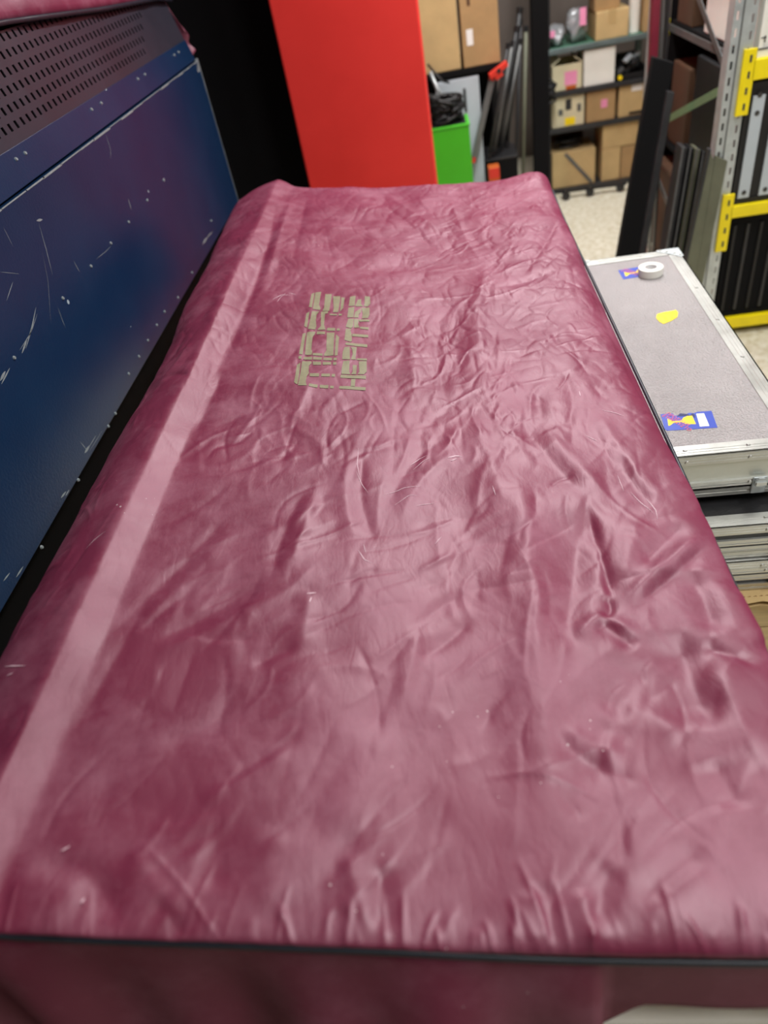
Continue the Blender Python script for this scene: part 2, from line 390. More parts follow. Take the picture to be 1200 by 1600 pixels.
STROKES = [
[-6.34,8,13.6,[[0.162,0.8056],[0.1621,0.7091],[0.1615,0.6423],[0.1612,0.5978]]],
[5.4,20,24.0,[[0.2327,0.77],[0.2018,0.6934],[0.1741,0.6244]]],
[-9.0,24,40.8,[[0.153,0.7918],[0.1239,0.6744],[0.0993,0.5853],[0.0851,0.5259]]],
[3.6,9,10.8,[[0.1627,0.7353],[0.1545,0.6485],[0.1511,0.5909]]],
[7.2,12,20.4,[[0.1613,0.5946],[0.2099,0.6389],[0.2622,0.682],[0.3112,0.7308]]],
[-7.2,10,17.0,[[0.1776,0.5862],[0.229,0.634],[0.2763,0.6728],[0.3181,0.7111]]],
[-5.4,12,20.4,[[0.2098,0.6623],[0.2423,0.7023],[0.2943,0.75]]],
[5.4,12,14.4,[[0.0996,0.5446],[0.1387,0.5884],[0.1745,0.5557],[0.1828,0.5424]]],
[-4.46,6,7.2,[[0.1554,0.62],[0.1578,0.5926],[0.1412,0.5809]]],
[-5.4,12,14.4,[[0.1338,0.5834],[0.1556,0.5567],[0.1764,0.5312]]],
[-9.94,26,44.2,[[0.2257,0.5627],[0.2258,0.4919],[0.2231,0.4141]]],
[7.2,24,28.8,[[0.2498,0.5177],[0.2539,0.4321],[0.2598,0.3658]]],
[-8.06,18,30.6,[[0.2736,0.6633],[0.2727,0.5854],[0.2804,0.545]]],
[5.4,18,21.6,[[0.3091,0.6437],[0.3117,0.5796],[0.3203,0.5297]]],
[-4.46,9,10.8,[[0.2482,0.5366],[0.282,0.5166],[0.3102,0.5021]]],
[9,30,38,[[0.0643,0.9634],[0.0662,0.716],[0.0559,0.5464],[0.048,0.4311],[0.0478,0.3367],[0.0556,0.2636]]],
[-3.5,10.8,15.3,[[0.0535,0.431],[0.0775,0.3921],[0.1133,0.3732],[0.1457,0.3606]]],
[2.8,12.0,17.0,[[0.0632,0.4308],[0.0994,0.4027],[0.1367,0.3906]]],
[3.5,13.2,18.7,[[0.1084,0.2313],[0.1466,0.2604],[0.1872,0.2826]]],
[-4.2,14.4,20.4,[[0.1053,0.2417],[0.1439,0.2716],[0.186,0.2973]]],
[-3.5,10.8,15.3,[[0.0647,0.2261],[0.0754,0.2525],[0.0957,0.2835]]],
[4.2,10.8,15.3,[[0.0585,0.2636],[0.0624,0.2313],[0.0647,0.2086]]],
[3.5,10.8,15.3,[[0.0146,0.2636],[0.0169,0.2363],[0.0191,0.2107]]],
[-3.5,9.6,13.6,[[0.0271,0.2693],[0.0272,0.2364],[0.0257,0.2108]]],
[-2.8,31.2,44.2,[[0.1286,0.3836],[0.1662,0.3548],[0.2094,0.334]]],
[-3.5,16.8,23.8,[[0.1742,0.5219],[0.1512,0.4692],[0.1318,0.4288]]],
[-4.2,14.4,20.4,[[0.2139,0.3885],[0.2217,0.3534],[0.2252,0.3272]]],
[3.5,16.8,23.8,[[0.1318,0.4614],[0.1743,0.4354],[0.199,0.4037]]],
[-2.8,10.8,15.3,[[-0.4673,0.4107],[-0.4571,0.4749],[-0.4467,0.5523],[-0.4411,0.6177]]],
[-2.1,9.6,13.6,[[-0.479,0.5226],[-0.4569,0.5726],[-0.408,0.673],[-0.3628,0.7828]]],
[1.75,12.0,17.0,[[-0.4636,0.5068],[-0.4389,0.5527],[-0.3877,0.6615],[-0.348,0.7545]]],
[-2.8,8.4,11.9,[[-0.4392,0.5456],[-0.4182,0.58],[-0.3852,0.6318]]],
[-2.8,10.8,15.3,[[-0.415,0.5386],[-0.353,0.5824],[-0.2896,0.6518]]],
[2.8,12.0,17.0,[[-0.4146,0.5094],[-0.3474,0.5563],[-0.2758,0.6171]]],
[-2.45,9.6,13.6,[[-0.31,0.3393],[-0.2636,0.3744],[-0.2149,0.4211]]],
[3.5,12.0,17.0,[[-0.3145,0.3304],[-0.2647,0.3614],[-0.2164,0.4038]]],
[-2.8,12.0,17.0,[[-0.3787,0.3953],[-0.3112,0.4231],[-0.2955,0.485]]],
[3.5,14.4,20.4,[[-0.3736,0.2889],[-0.3359,0.2545],[-0.2955,0.2175]]],
[-3.5,10.8,15.3,[[-0.3357,0.2433],[-0.3094,0.2224],[-0.2976,0.2098]]],
[-4.9,14.4,20.4,[[-0.4612,0.2603],[-0.4204,0.272],[-0.3817,0.2474],[-0.3519,0.2134]]],
[4.2,21.6,30.6,[[-0.4785,0.2423],[-0.4377,0.2538],[-0.3916,0.2333]]],
[2.8,19.2,27.2,[[-0.2174,0.2305],[-0.2361,0.2748],[-0.2243,0.3121]]],
[3.5,10.8,15.3,[[-0.1328,0.2176],[-0.1481,0.2547],[-0.1612,0.2954]]],
[-3.5,9.6,13.6,[[-0.1249,0.2179],[-0.1226,0.2499],[-0.1286,0.2843]]],
[-2.8,24.0,34.0,[[-0.431,0.3186],[-0.3842,0.3338],[-0.3255,0.3091]]],
[-2.8,16.8,23.8,[[-0.2952,0.3163],[-0.2822,0.2793],[-0.2796,0.2448]]],
[-2.8,19.2,27.2,[[-0.1546,0.4137],[-0.1898,0.3464],[-0.2024,0.2879]]],
[2.8,19.2,27.2,[[-0.113,0.4309],[-0.1511,0.3546],[-0.1723,0.295]]],
[-4.2,10.8,15.3,[[-0.5063,2.2366],[-0.4698,1.8192],[-0.4677,1.2968],[-0.4682,1.1452]]],
[4.2,13.2,18.7,[[-0.4721,2.3931],[-0.4624,2.0658],[-0.4495,1.7377],[-0.4519,1.5128]]],
[-2.8,12.0,17.0,[[-0.4256,2.3042],[-0.4112,2.0186],[-0.3967,1.701]]],
[-2.8,9.6,13.6,[[-0.4663,0.9584],[-0.4625,1.1463],[-0.465,1.2186]]],
[-2.8,9.6,13.6,[[-0.6637,1.2489],[-0.6017,1.2658],[-0.5816,1.394]]],
[3.5,10.8,15.3,[[-0.6154,1.1831],[-0.5596,1.1925],[-0.5494,1.3146]]],
[-2.8,9.6,13.6,[[-0.5836,1.1688],[-0.5651,1.1855],[-0.5035,1.1396]]],
[-4.2,10.8,15.3,[[0.3092,2.0059],[0.2161,1.7363],[0.1474,1.5972]]],
[3.5,16.8,23.8,[[0.1037,1.8503],[0.0373,1.4169],[0.0371,1.0639]]],
[2.8,8.4,11.9,[[0.0912,1.6384],[0.1778,1.7051],[0.2357,1.7309]]],
[-3.5,12.0,17.0,[[0.0888,1.573],[0.1647,1.5935],[0.2466,1.6483]]],
[-4.2,24.0,34.0,[[0.121,1.1409],[0.1266,1.0334],[0.1192,0.9397]]],
[-3.5,19.2,27.2,[[-0.0157,1.5544],[-0.009,1.3069],[-0.0083,1.1108]]],
[-3.5,48.0,68.0,[[-0.3551,1.6826],[-0.1681,1.7142],[0.0234,1.746]]],
[2.8,36.0,51.0,[[-0.3876,1.9693],[-0.1779,2.0239],[0.0391,2.0616]]],
[3.5,14.4,20.4,[[-0.1032,1.3668],[-0.0901,1.2065],[-0.1018,1.0701]]],
[-3.5,14.4,20.4,[[-0.0323,1.4885],[-0.0519,1.2566],[-0.0332,1.0694]]],
[2.8,12.0,17.0,[[0.0113,2.2995],[0.0341,1.9604],[0.0827,1.6863]]],
[-2.8,10.8,15.3,[[-0.2045,2.247],[-0.1063,2.0257],[-0.023,1.8082]]],
[2.8,10.8,15.3,[[-0.187,2.3099],[-0.0882,2.1054],[-0.0025,1.9189]]],
[4.2,19.2,27.2,[[0.0066,1.0667],[0.0307,0.8794],[0.0418,0.7861]]],
[-4.2,16.8,23.8,[[0.0796,1.0593],[0.1245,0.9044],[0.1731,0.79]]],
[3.5,16.8,23.8,[[0.1128,1.0553],[0.1542,0.9013],[0.2032,0.8017]]],
[-2.8,12.0,17.0,[[0.1832,1.2275],[0.1958,1.0864],[0.1553,0.9721]]],
[-3.5,14.4,20.4,[[0.2295,0.927],[0.237,0.828],[0.2676,0.7666]]],
[3.5,14.4,20.4,[[0.2208,1.0412],[0.2416,0.8913],[0.266,0.7952]]],
[-2.8,10.8,15.3,[[-0.0361,0.9897],[-0.1011,0.9172],[-0.1386,0.7889]]],
[2.8,10.8,15.3,[[-0.0162,0.9516],[-0.0806,0.8835],[-0.119,0.7608]]],
[-2.8,9.6,13.6,[[-0.2597,0.8457],[-0.283,0.7281],[-0.286,0.6283]]],
[2.8,10.8,15.3,[[-0.2398,0.8463],[-0.2556,0.7288],[-0.269,0.6287]]],
[-2.8,9.6,13.6,[[-0.1757,0.9507],[-0.1784,0.8174],[-0.1449,0.7062]]],
[2.8,10.8,15.3,[[-0.2022,0.9497],[-0.2027,0.8165],[-0.1718,0.7053]]],
[2.8,12.0,17.0,[[-0.2309,0.6299],[-0.2305,0.5748],[-0.2309,0.5243]]],
[-2.8,8.4,11.9,[[-0.2318,0.532],[-0.2619,0.5233],[-0.2888,0.4989]]],
[-2.8,9.6,13.6,[[-0.0993,0.5482],[-0.0666,0.601],[-0.0235,0.6344]]],
[-2.8,9.6,13.6,[[-0.0179,0.5899],[-0.052,0.5489],[-0.0915,0.5191]]],
[3.5,12.0,17.0,[[-0.0832,0.5899],[-0.0991,0.5002],[-0.1131,0.439]]]]
for amp, w, w2, pts in STROKES:
    stroke(pts, amp * .001, w * .001, w2 * .001)
# crumples: many short creases
def crumple(n, x0, x1, y0, y1, ang, spread, amp, l0, l1, w0, w1):
    for _ in range(n):
        cx, cy = NG.uniform(x0, x1), NG.uniform(y0, y1); a = math.radians(NG.normal(ang, spread)); l = NG.uniform(l0, l1) / 2
        bx, by = math.cos(a) * l, math.sin(a) * l; k = NG.normal(0, .25) * l
        s = amp * (.32 if (cx < -.1 and cy > 1.15) else .62) * NG.uniform(.4, 1) * (1 if NG.rand() < .5 else -1)
        w = NG.uniform(w0, w1)
        stroke([(cx - bx, cy - by), (cx - by / l * k, cy + bx / l * k), (cx + bx, cy + by)], s, w, w * NG.uniform(.4, 1))
crumple(260, -.40, .33, .95, 2.38, 80, 30, .0017, .05, .20, .005, .012)
crumple(240, -.15, .33, 1.0, 2.38, 62, 25, .0017, .04, .14, .0035, .009)
crumple(120, -.40, .1, .9, 1.5, 88, 14, .0016, .06, .20, .004, .010)
crumple(230, -.45, .32, .27, 1.0, 58, 26, .0021, .05, .17, .004, .013)
crumple(130, -.67, -.53, .3, 2.38, 60, 35, .0022, .03, .10, .004, .010)
crumple(70, -.40, .3, .5, 2.3, 20, 18, .0011, .04, .12, .003, .008)
# gathers along the sewn near edge
x = -.66
while x < .35:
    l = NG.uniform(.012, .05) * (1.8 if NG.rand() < .2 else 1); lean = NG.normal(-.1, .45)
    a = .0005 + .0021 * NG.rand() ** 2.2; w = NG.uniform(.0022, .0055)
    stroke([(x, .195), (x + lean * l * .5, .215 + l * .5), (x + lean * l, .215 + l)], a, w, w * .6)
    x += NG.uniform(.006, .020)
edge = np.clip(np.minimum(np.arange(NU), np.arange(NU)[::-1]) / 14., 0, 1)[None, :] * np.clip(np.minimum(np.arange(NV) + 3, np.arange(NV)[::-1]) / 8., 0, 1)[:, None]
D *= edge
bulge = .012 * np.clip((1.15 - ys) / .3, 0, 1)[:, None] * np.exp(-((xs - .328) / .02) ** 2)[None, :] * (np.arange(NU) < NU - 6)[None, :] * np.clip((NU - 6 - np.arange(NU)) / 12., 0, 1)[None, :]
GX = X0 + nrm[None, :, 0] * D + bulge; GZ = Z0 + nrm[None, :, 1] * D; GY = Y0
def surf_z(x, y):
    u = np.interp(x, xs[30:NU - 12], np.arange(30, NU - 12)); v = np.interp(y, ys[60:NV - 60], np.arange(60, NV - 60))
    i, j = int(u), int(v); a, b = u - i, v - j
    return float((GZ[j, i] * (1 - a) + GZ[j, i + 1] * a) * (1 - b) + (GZ[j + 1, i] * (1 - a) + GZ[j + 1, i + 1] * a) * b)
def grid_mesh(name, X, Y, Z, mat, parent):
    org = ORG[parent.name]; nv, nu = X.shape
    co = np.stack([X - org.x, Y - org.y, Z - org.z], -1).reshape(-1, 3).astype(np.float32)
    idx = np.arange(nv * nu).reshape(nv, nu)
    q = np.stack([idx[:-1, :-1], idx[:-1, 1:], idx[1:, 1:], idx[1:, :-1]], -1).reshape(-1, 4).astype(np.int32)
    me = bpy.data.meshes.new(name)
    me.vertices.add(len(co)); me.vertices.foreach_set('co', co.ravel())
    me.loops.add(q.size); me.loops.foreach_set('vertex_index', q.ravel())
    me.polygons.add(len(q)); me.polygons.foreach_set('loop_start', np.arange(0, q.size, 4, dtype=np.int32))
    me.update(calc_edges=True); me.validate()
    me.polygons.foreach_set('use_smooth', np.ones(len(q), bool)); me.materials.append(mat)
    o = bpy.data.objects.new(name, me); COL.objects.link(o); o.parent = parent; ORG[o.name] = org
    return o
cover = thing('dust_cover', 'large wrinkled burgundy dust cover lettered MIDAS HERITAGE over a console', 'dust cover', (-.16, 1.3, .802))
top = grid_mesh('top_panel', GX, GY, GZ, M['nylon'], cover)
# sewn edge: closed loop of boundary points
loop = np.concatenate([np.stack([GX[0], GY[0], GZ[0]], 1), np.stack([GX[1:-1, -1], GY[1:-1, -1], GZ[1:-1, -1]], 1),
                       np.stack([GX[-1, ::-1], GY[-1, ::-1], GZ[-1, ::-1]], 1), np.stack([GX[-2:0:-1, 0], GY[-2:0:-1, 0], GZ[-2:0:-1, 0]], 1)])
loop = resample(np.vstack([loop, loop[:1]]), 721)[:-1]
for _ in range(6): loop = loop * .5 + .25 * (np.roll(loop, 1, 0) + np.roll(loop, -1, 0))
ctr = np.array([-.16, 1.3])
tl = np.roll(loop, -2, 0) - np.roll(loop, 2, 0); on = np.stack([tl[:, 1], -tl[:, 0]], 1); on /= np.linalg.norm(on, axis=1)[:, None]
pl = loop.copy(); pl[:, :2] += on * (.0042 + .0012 * np.interp(loop[:, 1], [.80, .98, 1.68, 1.85], [0, 1, 1, 0]) * (loop[:, 0] > .2))[:, None]
o = part('piping', MB().tube([tuple(p) for p in pl], .0034, 8, closed=True), M['piping'], cover, smooth=True)
pl2 = pl.copy(); pl2[:, 2] -= .0040; pl2[:, :2] += on * .0005
part('zip_tape', MB().tube([tuple(p) for p in pl2], .0022, 6, closed=True), M['black'], cover, smooth=True)
# hanging skirt below the sewn edge
NR = 14
sk = np.zeros((NR, len(loop) + 1, 3))
sang = np.arange(len(loop) + 1) % len(loop)
arc = np.linspace(0, 1, len(loop), endpoint=False) * 6.2
for r in range(NR):
    t = r / (NR - 1)
    hem = np.where(loop[:, 1] < .3, np.interp(loop[:, 0], [-.6, .02, .075, .11, .35], [.76, .77, .81, .868, .872]), .83)
    dz = np.maximum(loop[:, 2] - .006 - hem, .05)
    wob = .012 * np.sin(arc * 23 + 2 * np.sin(arc * 5)) + .008 * np.sin(arc * 51 + 1.3) + .010 * np.sin(arc * 11 + 3 * t)
    near = (loop[:, 1] < .3)
    out = np.where(near, .004 + .9 * wob, .004 + wob * .8) * min(1, t * 2.2) + np.where(near & (loop[:, 0] < .07), .055 * t, .0)
    out = np.where(near & (loop[:, 0] > .07), .016 * t + .15 * wob * t, out)
    q = np.stack([loop[:, 0] + on[:, 0] * out, loop[:, 1] + on[:, 1] * out, loop[:, 2] - .004 - dz * t], 1)
    sk[r] = q[sang]
skirt = grid_mesh('skirt', sk[::-1, :, 0], sk[::-1, :, 1], sk[::-1, :, 2], M['nylon'], cover)
skirt.modifiers.new('thickness', 'SOLIDIFY').thickness = .0015
# printed lettering, one patch of print per letter
GLYPHS = [
[[[-0.3243,1.2307],[-0.3186,1.2399],[-0.3128,1.1528],[-0.3151,1.1519],[-0.3205,1.1599]],
[[-0.3159,1.2451],[-0.2981,1.2461],[-0.2964,1.2399],[-0.3007,1.2282],[-0.2987,1.2057],[-0.2971,1.2008],[-0.2997,1.1861],[-0.2986,1.1623],[-0.2943,1.146],[-0.3114,1.1473]],
[[-0.295,1.2451],[-0.2783,1.2438],[-0.277,1.2311],[-0.2928,1.2318]],
[[-0.2749,1.2428],[-0.2579,1.2427],[-0.2574,1.2315],[-0.2733,1.2311]],
[[-0.254,1.2418],[-0.2469,1.241],[-0.2468,1.2308],[-0.2531,1.2306]],
[[-0.2954,1.1983],[-0.2769,1.1972],[-0.2762,1.1855],[-0.2945,1.1862]],
[[-0.2723,1.1963],[-0.2558,1.1967],[-0.2551,1.1855],[-0.2718,1.1856]],
[[-0.2525,1.1958],[-0.2458,1.1955],[-0.2457,1.1848],[-0.2521,1.1851]],
[[-0.2913,1.1553],[-0.275,1.1542],[-0.2748,1.1431],[-0.2908,1.1447]],
[[-0.2711,1.1543],[-0.2549,1.1538],[-0.2545,1.1422],[-0.2707,1.1432]],
[[-0.2515,1.1515],[-0.2447,1.1508],[-0.2444,1.1416],[-0.2512,1.1423]]],
[[[-0.325,1.2649],[-0.3192,1.2644],[-0.3184,1.2534],[-0.3241,1.2539]],
[[-0.3146,1.2643],[-0.298,1.2638],[-0.2973,1.2523],[-0.3142,1.2528]],
[[-0.2957,1.2633],[-0.2783,1.262],[-0.2778,1.2516],[-0.2952,1.2524]],
[[-0.2749,1.261],[-0.2577,1.2609],[-0.2572,1.2495],[-0.2747,1.2506]],
[[-0.2546,1.2599],[-0.2479,1.2591],[-0.2475,1.2482],[-0.2541,1.249]]],
[[[-0.3287,1.3613],[-0.3224,1.3671],[-0.3181,1.2723],[-0.3251,1.2723]],
[[-0.3205,1.3701],[-0.303,1.3741],[-0.3035,1.3612],[-0.3063,1.3496],[-0.3029,1.2937],[-0.2996,1.283],[-0.2999,1.2712],[-0.3134,1.2723]],
[[-0.2996,1.3759],[-0.2816,1.3719],[-0.2818,1.3602],[-0.2995,1.3612]],
[[-0.2981,1.2787],[-0.2778,1.2779],[-0.2779,1.2683],[-0.2976,1.2696]],
[[-0.2785,1.3685],[-0.2617,1.3677],[-0.256,1.2704],[-0.2748,1.2684],[-0.2752,1.2779],[-0.2719,1.2914],[-0.2763,1.3499]],
[[-0.2574,1.359],[-0.2501,1.3448],[-0.2474,1.2691],[-0.2532,1.2678]]],
[[[-0.3319,1.4591],[-0.3259,1.4668],[-0.323,1.392],[-0.3297,1.3969]],
[[-0.3206,1.4707],[-0.3047,1.4718],[-0.309,1.4525],[-0.3071,1.4212],[-0.3032,1.3968],[-0.3045,1.3836],[-0.32,1.3849]],
[[-0.3004,1.4686],[-0.2852,1.4706],[-0.2841,1.4591],[-0.2901,1.4558],[-0.2872,1.4029],[-0.2825,1.382],[-0.3002,1.3818],[-0.2935,1.3968]],
[[-0.2796,1.4559],[-0.2634,1.455],[-0.2628,1.448],[-0.2789,1.4483]],
[[-0.2599,1.4563],[-0.2522,1.4552],[-0.2526,1.447],[-0.2592,1.4481]],
[[-0.2791,1.3898],[-0.2618,1.3883],[-0.2616,1.3765],[-0.2794,1.3779]],
[[-0.2584,1.3866],[-0.2515,1.3856],[-0.2516,1.3767],[-0.2581,1.3772]]],
[[[-0.3316,1.5599],[-0.3256,1.5684],[-0.3228,1.4883],[-0.3298,1.4916]],
[[-0.3235,1.5684],[-0.3101,1.5725],[-0.3086,1.5048],[-0.3032,1.4849],[-0.3047,1.4796],[-0.3201,1.4817]],
[[-0.2993,1.5597],[-0.2845,1.5598],[-0.2825,1.472],[-0.2983,1.4731],[-0.2958,1.4915]],
[[-0.2807,1.5507],[-0.2634,1.5476],[-0.262,1.4659],[-0.2733,1.4644],[-0.2736,1.4852]],
[[-0.2606,1.5428],[-0.2534,1.5409],[-0.2522,1.4857],[-0.2581,1.4692]]],
[[[-0.2351,1.1934],[-0.1864,1.1933],[-0.1865,1.1807],[-0.2347,1.1818]],
[[-0.2341,1.1507],[-0.1846,1.1493],[-0.1847,1.1378],[-0.2338,1.1405]],
[[-0.2139,1.1787],[-0.2058,1.1785],[-0.2053,1.1512],[-0.213,1.1514]]],
[[[-0.2341,1.2465],[-0.2217,1.249],[-0.2201,1.2076],[-0.2169,1.1979],[-0.2341,1.1964],[-0.2349,1.2171]],
[[-0.2143,1.2329],[-0.2067,1.2332],[-0.2058,1.1974],[-0.2157,1.198],[-0.2134,1.2079]],
[[-0.2038,1.2476],[-0.1882,1.2493],[-0.1862,1.2089],[-0.191,1.1979],[-0.2033,1.1975],[-0.2001,1.2059]]],
[[[-0.2358,1.3033],[-0.2255,1.3053],[-0.2218,1.2584],[-0.2207,1.2532],[-0.2367,1.2537],[-0.238,1.2843]],
[[-0.2233,1.3037],[-0.2112,1.3058],[-0.2108,1.2587],[-0.2086,1.2547],[-0.2194,1.2532],[-0.217,1.2743],[-0.2197,1.2957]],
[[-0.2078,1.2589],[-0.1879,1.2586],[-0.1878,1.2513],[-0.2074,1.2526]]],
[[[-0.2346,1.3227],[-0.1902,1.3188],[-0.1898,1.3066],[-0.2344,1.3127]]],
[[[-0.2393,1.3872],[-0.2272,1.3894],[-0.2293,1.3804],[-0.2254,1.3629],[-0.2225,1.3315],[-0.2248,1.3264],[-0.2381,1.3338]],
[[-0.2243,1.3659],[-0.1905,1.3631],[-0.1904,1.3515],[-0.2234,1.3526]]],
[[[-0.237,1.4317],[-0.2254,1.434],[-0.2251,1.3984],[-0.2287,1.3911],[-0.2399,1.3949]],
[[-0.2242,1.4328],[-0.2154,1.4337],[-0.2148,1.4109],[-0.2109,1.3953],[-0.2229,1.3949]],
[[-0.2143,1.4344],[-0.1909,1.4335],[-0.191,1.4242],[-0.2137,1.4245]],
[[-0.21,1.399],[-0.1908,1.3967],[-0.1914,1.3866],[-0.209,1.39]]],
[[[-0.2402,1.486],[-0.2273,1.4897],[-0.2264,1.4402],[-0.2396,1.4379]],
[[-0.2239,1.467],[-0.2124,1.4857],[-0.2117,1.4675],[-0.216,1.4545],[-0.2152,1.4406],[-0.2252,1.439]],
[[-0.2115,1.4883],[-0.1938,1.4903],[-0.1919,1.4555],[-0.195,1.4395],[-0.2081,1.439],[-0.2074,1.4612]]],
[[[-0.2404,1.5433],[-0.2281,1.5486],[-0.2271,1.4963],[-0.2407,1.4939]],
[[-0.2218,1.5268],[-0.2141,1.5305],[-0.2134,1.5068],[-0.2081,1.4951],[-0.2226,1.4932],[-0.2257,1.4964]],
[[-0.2068,1.5466],[-0.1949,1.5429],[-0.1926,1.5076],[-0.1984,1.4954],[-0.2071,1.4971],[-0.2053,1.5071]]]]
for letter in GLYPHS:
    bm = bmesh.new()
    for poly in letter:
        b2 = bmesh.new(); vs = [b2.verts.new((p[0], p[1], 0)) for p in poly]
        b2.faces.new(vs); bmesh.ops.triangulate(b2, faces=b2.faces)
        bmesh.ops.subdivide_edges(b2, edges=b2.edges, cuts=3, use_grid_fill=True)
        bmesh.ops.triangulate(b2, faces=b2.faces)
        tmp = bpy.data.meshes.new('t'); b2.to_mesh(tmp); b2.free(); bm.from_mesh(tmp); bpy.data.meshes.remove(tmp)
    for v in bm.verts: v.co.z = surf_z(v.co.x, v.co.y) + .0007
    for f in bm.faces:
        f.normal_update()
        if f.normal.z < 0: f.normal_flip()
    V = [tuple(v.co) for v in bm.verts]; bm.verts.index_update(); F = [tuple(v.index for v in f.verts) for f in bm.faces]; bm.free()
    mesh_obj('printed_letter', V, F, M['glyph'], top, smooth=True)
# chalky scuffs and scratches rubbed into the cloth
mb = MB()
for pts, w in [[[[-0.4182,1.5291],[-0.4003,1.558],[-0.3772,1.5521]],0.8],
[[[-0.406,1.5161],[-0.4012,1.5439],[-0.3914,1.5691]],0.6],
[[[-0.3865,1.5658],[-0.3678,1.5594]],0.7],
[[[-0.1863,0.9503],[-0.1857,0.9061],[-0.1797,0.8727]],0.6],
[[[-0.1867,0.8891],[-0.1757,0.8566],[-0.1646,0.8333]],0.5],
[[[-0.101,0.9086],[-0.0854,0.9262],[-0.0718,0.9315]],0.8],
[[[-0.0959,0.8968],[-0.0782,0.9175],[-0.0677,0.9245]],0.6],
[[[-0.0386,0.9206],[-0.0258,0.9271],[-0.0155,0.9249]],1.6],
[[[-0.0347,0.9136],[-0.024,0.9201]],1.0],
[[[-0.1399,0.831],[-0.1107,0.8474],[-0.0809,0.851]],0.6],
[[[-0.1246,0.8041],[-0.1007,0.8273],[-0.086,0.8275]],0.5],
[[[-0.0909,0.8047],[-0.0619,0.8125]],0.5],
[[[-0.1718,0.7053],[-0.1618,0.6853],[-0.1527,0.6806]],0.8],
[[[-0.1653,0.7186],[-0.1607,0.6993]],0.5],
[[[0.2499,0.804],[0.2562,0.7745],[0.2544,0.7566]],0.7],
[[[0.2307,0.8212],[0.242,0.7903],[0.2519,0.7679]],0.6],
[[[0.2314,1.0396],[0.2503,1.0266],[0.2639,1.0149]],0.5],
[[[0.2049,1.1067],[0.2042,1.0895]],0.8],
[[[0.2205,0.8612],[0.2216,0.8222]],0.5],
[[[0.1913,0.9678],[0.2082,0.9475]],0.5],
[[[-0.0639,0.7209],[-0.0544,0.7369]],0.6],
[[[-0.5985,0.5077],[-0.5742,0.499],[-0.5542,0.493]],0.9],
[[[-0.582,0.4875],[-0.5708,0.4882]],0.7],
[[[-0.5483,0.6875],[-0.5376,0.7022],[-0.5219,0.7127]],0.6],
[[[-0.2338,0.6184],[-0.2215,0.6211]],1.2],
[[[-0.2265,0.613],[-0.2278,0.6018]],1.0],
[[[-0.3983,0.2358],[-0.3958,0.2403]],1.2],
[[[-0.4328,0.2806],[-0.4254,0.2857]],0.8],
[[[0.0274,0.8396],[0.0303,0.8164]],0.6]]:
    p = resample(np.array(pts, float), max(6, len(pts) * 4)); n = len(p)
    L_, R_ = [], []
    for i in range(n):
        t = p[min(i + 1, n - 1)] - p[max(i - 1, 0)]; t /= np.linalg.norm(t); k = w * .001 * math.sin(math.pi * (i + .35) / (n - .3))
        for s, lst in ((1, L_), (-1, R_)):
            q = p[i] + s * k * np.array([-t[1], t[0]]); lst.append((q[0], q[1], surf_z(q[0], q[1]) + .0005))
    mb.add(L_ + R_, [(i, n + i, n + i + 1, i + 1) for i in range(n - 1)])
part('scuff_marks', mb, M['scuff'], top)['kind'] = 'stuff'
# the console itself under the cover and the table that carries it
con = thing('mixing_console', 'mixing console standing hidden under the burgundy dust cover', 'mixing console', (-.16, 1.3, .802))
fr = ((0, .24, 0), (1, 0, 0), (0, 0, 1), (0, 1, 0))
part('chassis', MB().prism([(-.62,.802),(.29,.802),(.285,.94),(.25,.965),(-.1,.99),(-.38,1.03),(-.50,1.05),(-.57,1.08),(-.60,1.06),(-.63,1.0)], 2.12, fr), M['black'], con)
for yy_ in (.228, 2.365):
    part('end_cheek', MB().prism([(-.60,.81),(.28,.81),(.28,.94),(-.1,.99),(-.46,1.05),(-.56,1.06),(-.61,1.0)], .01, ((0, yy_, 0), (1, 0, 0), (0, 0, 1), (0, 1, 0))), M['wood'], con)
tb = thing('folding_table', 'white laminate table edge showing under the hem of the cover', 'table', (-.15, 1.3, 0))
part('table_top', MB().box(-.60, .33, .203, 2.42, .765, .80), M['whitetable'], tb, bev=.004)
for lx in (-.52, .25):
    for ly in (.35, 2.3):
        part('leg', MB().tube([(lx, ly, 0), (lx, ly, .765)], .016, 10), M['darkgrey'], tb, smooth=True)
for ly in (.35, 2.3): part('leg_brace', MB().beam((-.52, ly, .3), (.25, ly, .3), .02, .02), M['darkgrey'], tb)
# ---------------------------------------------------------------- blue console on the left, with its own cover
bc = thing('blue_console', 'dark blue scratched console back with a slotted vent grille', 'mixing console', (-1.2, 1.62, .87))
YA, YB = .25, 3.0
lean = Vector((-.062, 0, .258)).normalized()
def up_pt(v, y, off=0):                     # a point on the leaning upper panel
    nrm_ = Vector((lean.z, 0, -lean.x))
    return Vector((-.853, y, 1.405)) + lean * v + nrm_ * off
p0, p1 = up_pt(0, 0, -.02), up_pt(.255, 0, -.02)
part('chassis', MB().prism([(-.873,.90),(-.873,1.40),(p0.x,p0.z),(p1.x,p1.z),(-1.6,1.64),(-1.7,1.3),(-1.7,.90)], YB - YA - .01, ((0, YA, 0), (1, 0, 0), (0, 0, 1), (0, 1, 0))), M['blackmatte'], bc)
rp_ = part('rear_panel', MB().box(-.866, -.845, YA, YB, .902, 1.402), M['blue'], bc, bev=.002)
v4 = [up_pt(.002, YA, -.012), up_pt(.002, YA), up_pt(.002, YB), up_pt(.002, YB, -.012)]; t4 = [up_pt(.068, YA, -.012), up_pt(.068, YA), up_pt(.068, YB), up_pt(.068, YB, -.012)]
part('screw_strip', MB().hexa(v4, t4), M['blue'], bc, bev=.001)
rows = []; v = 0.0; H_ = .185; rowv = [.030 + .0288 * k for k in range(6)]
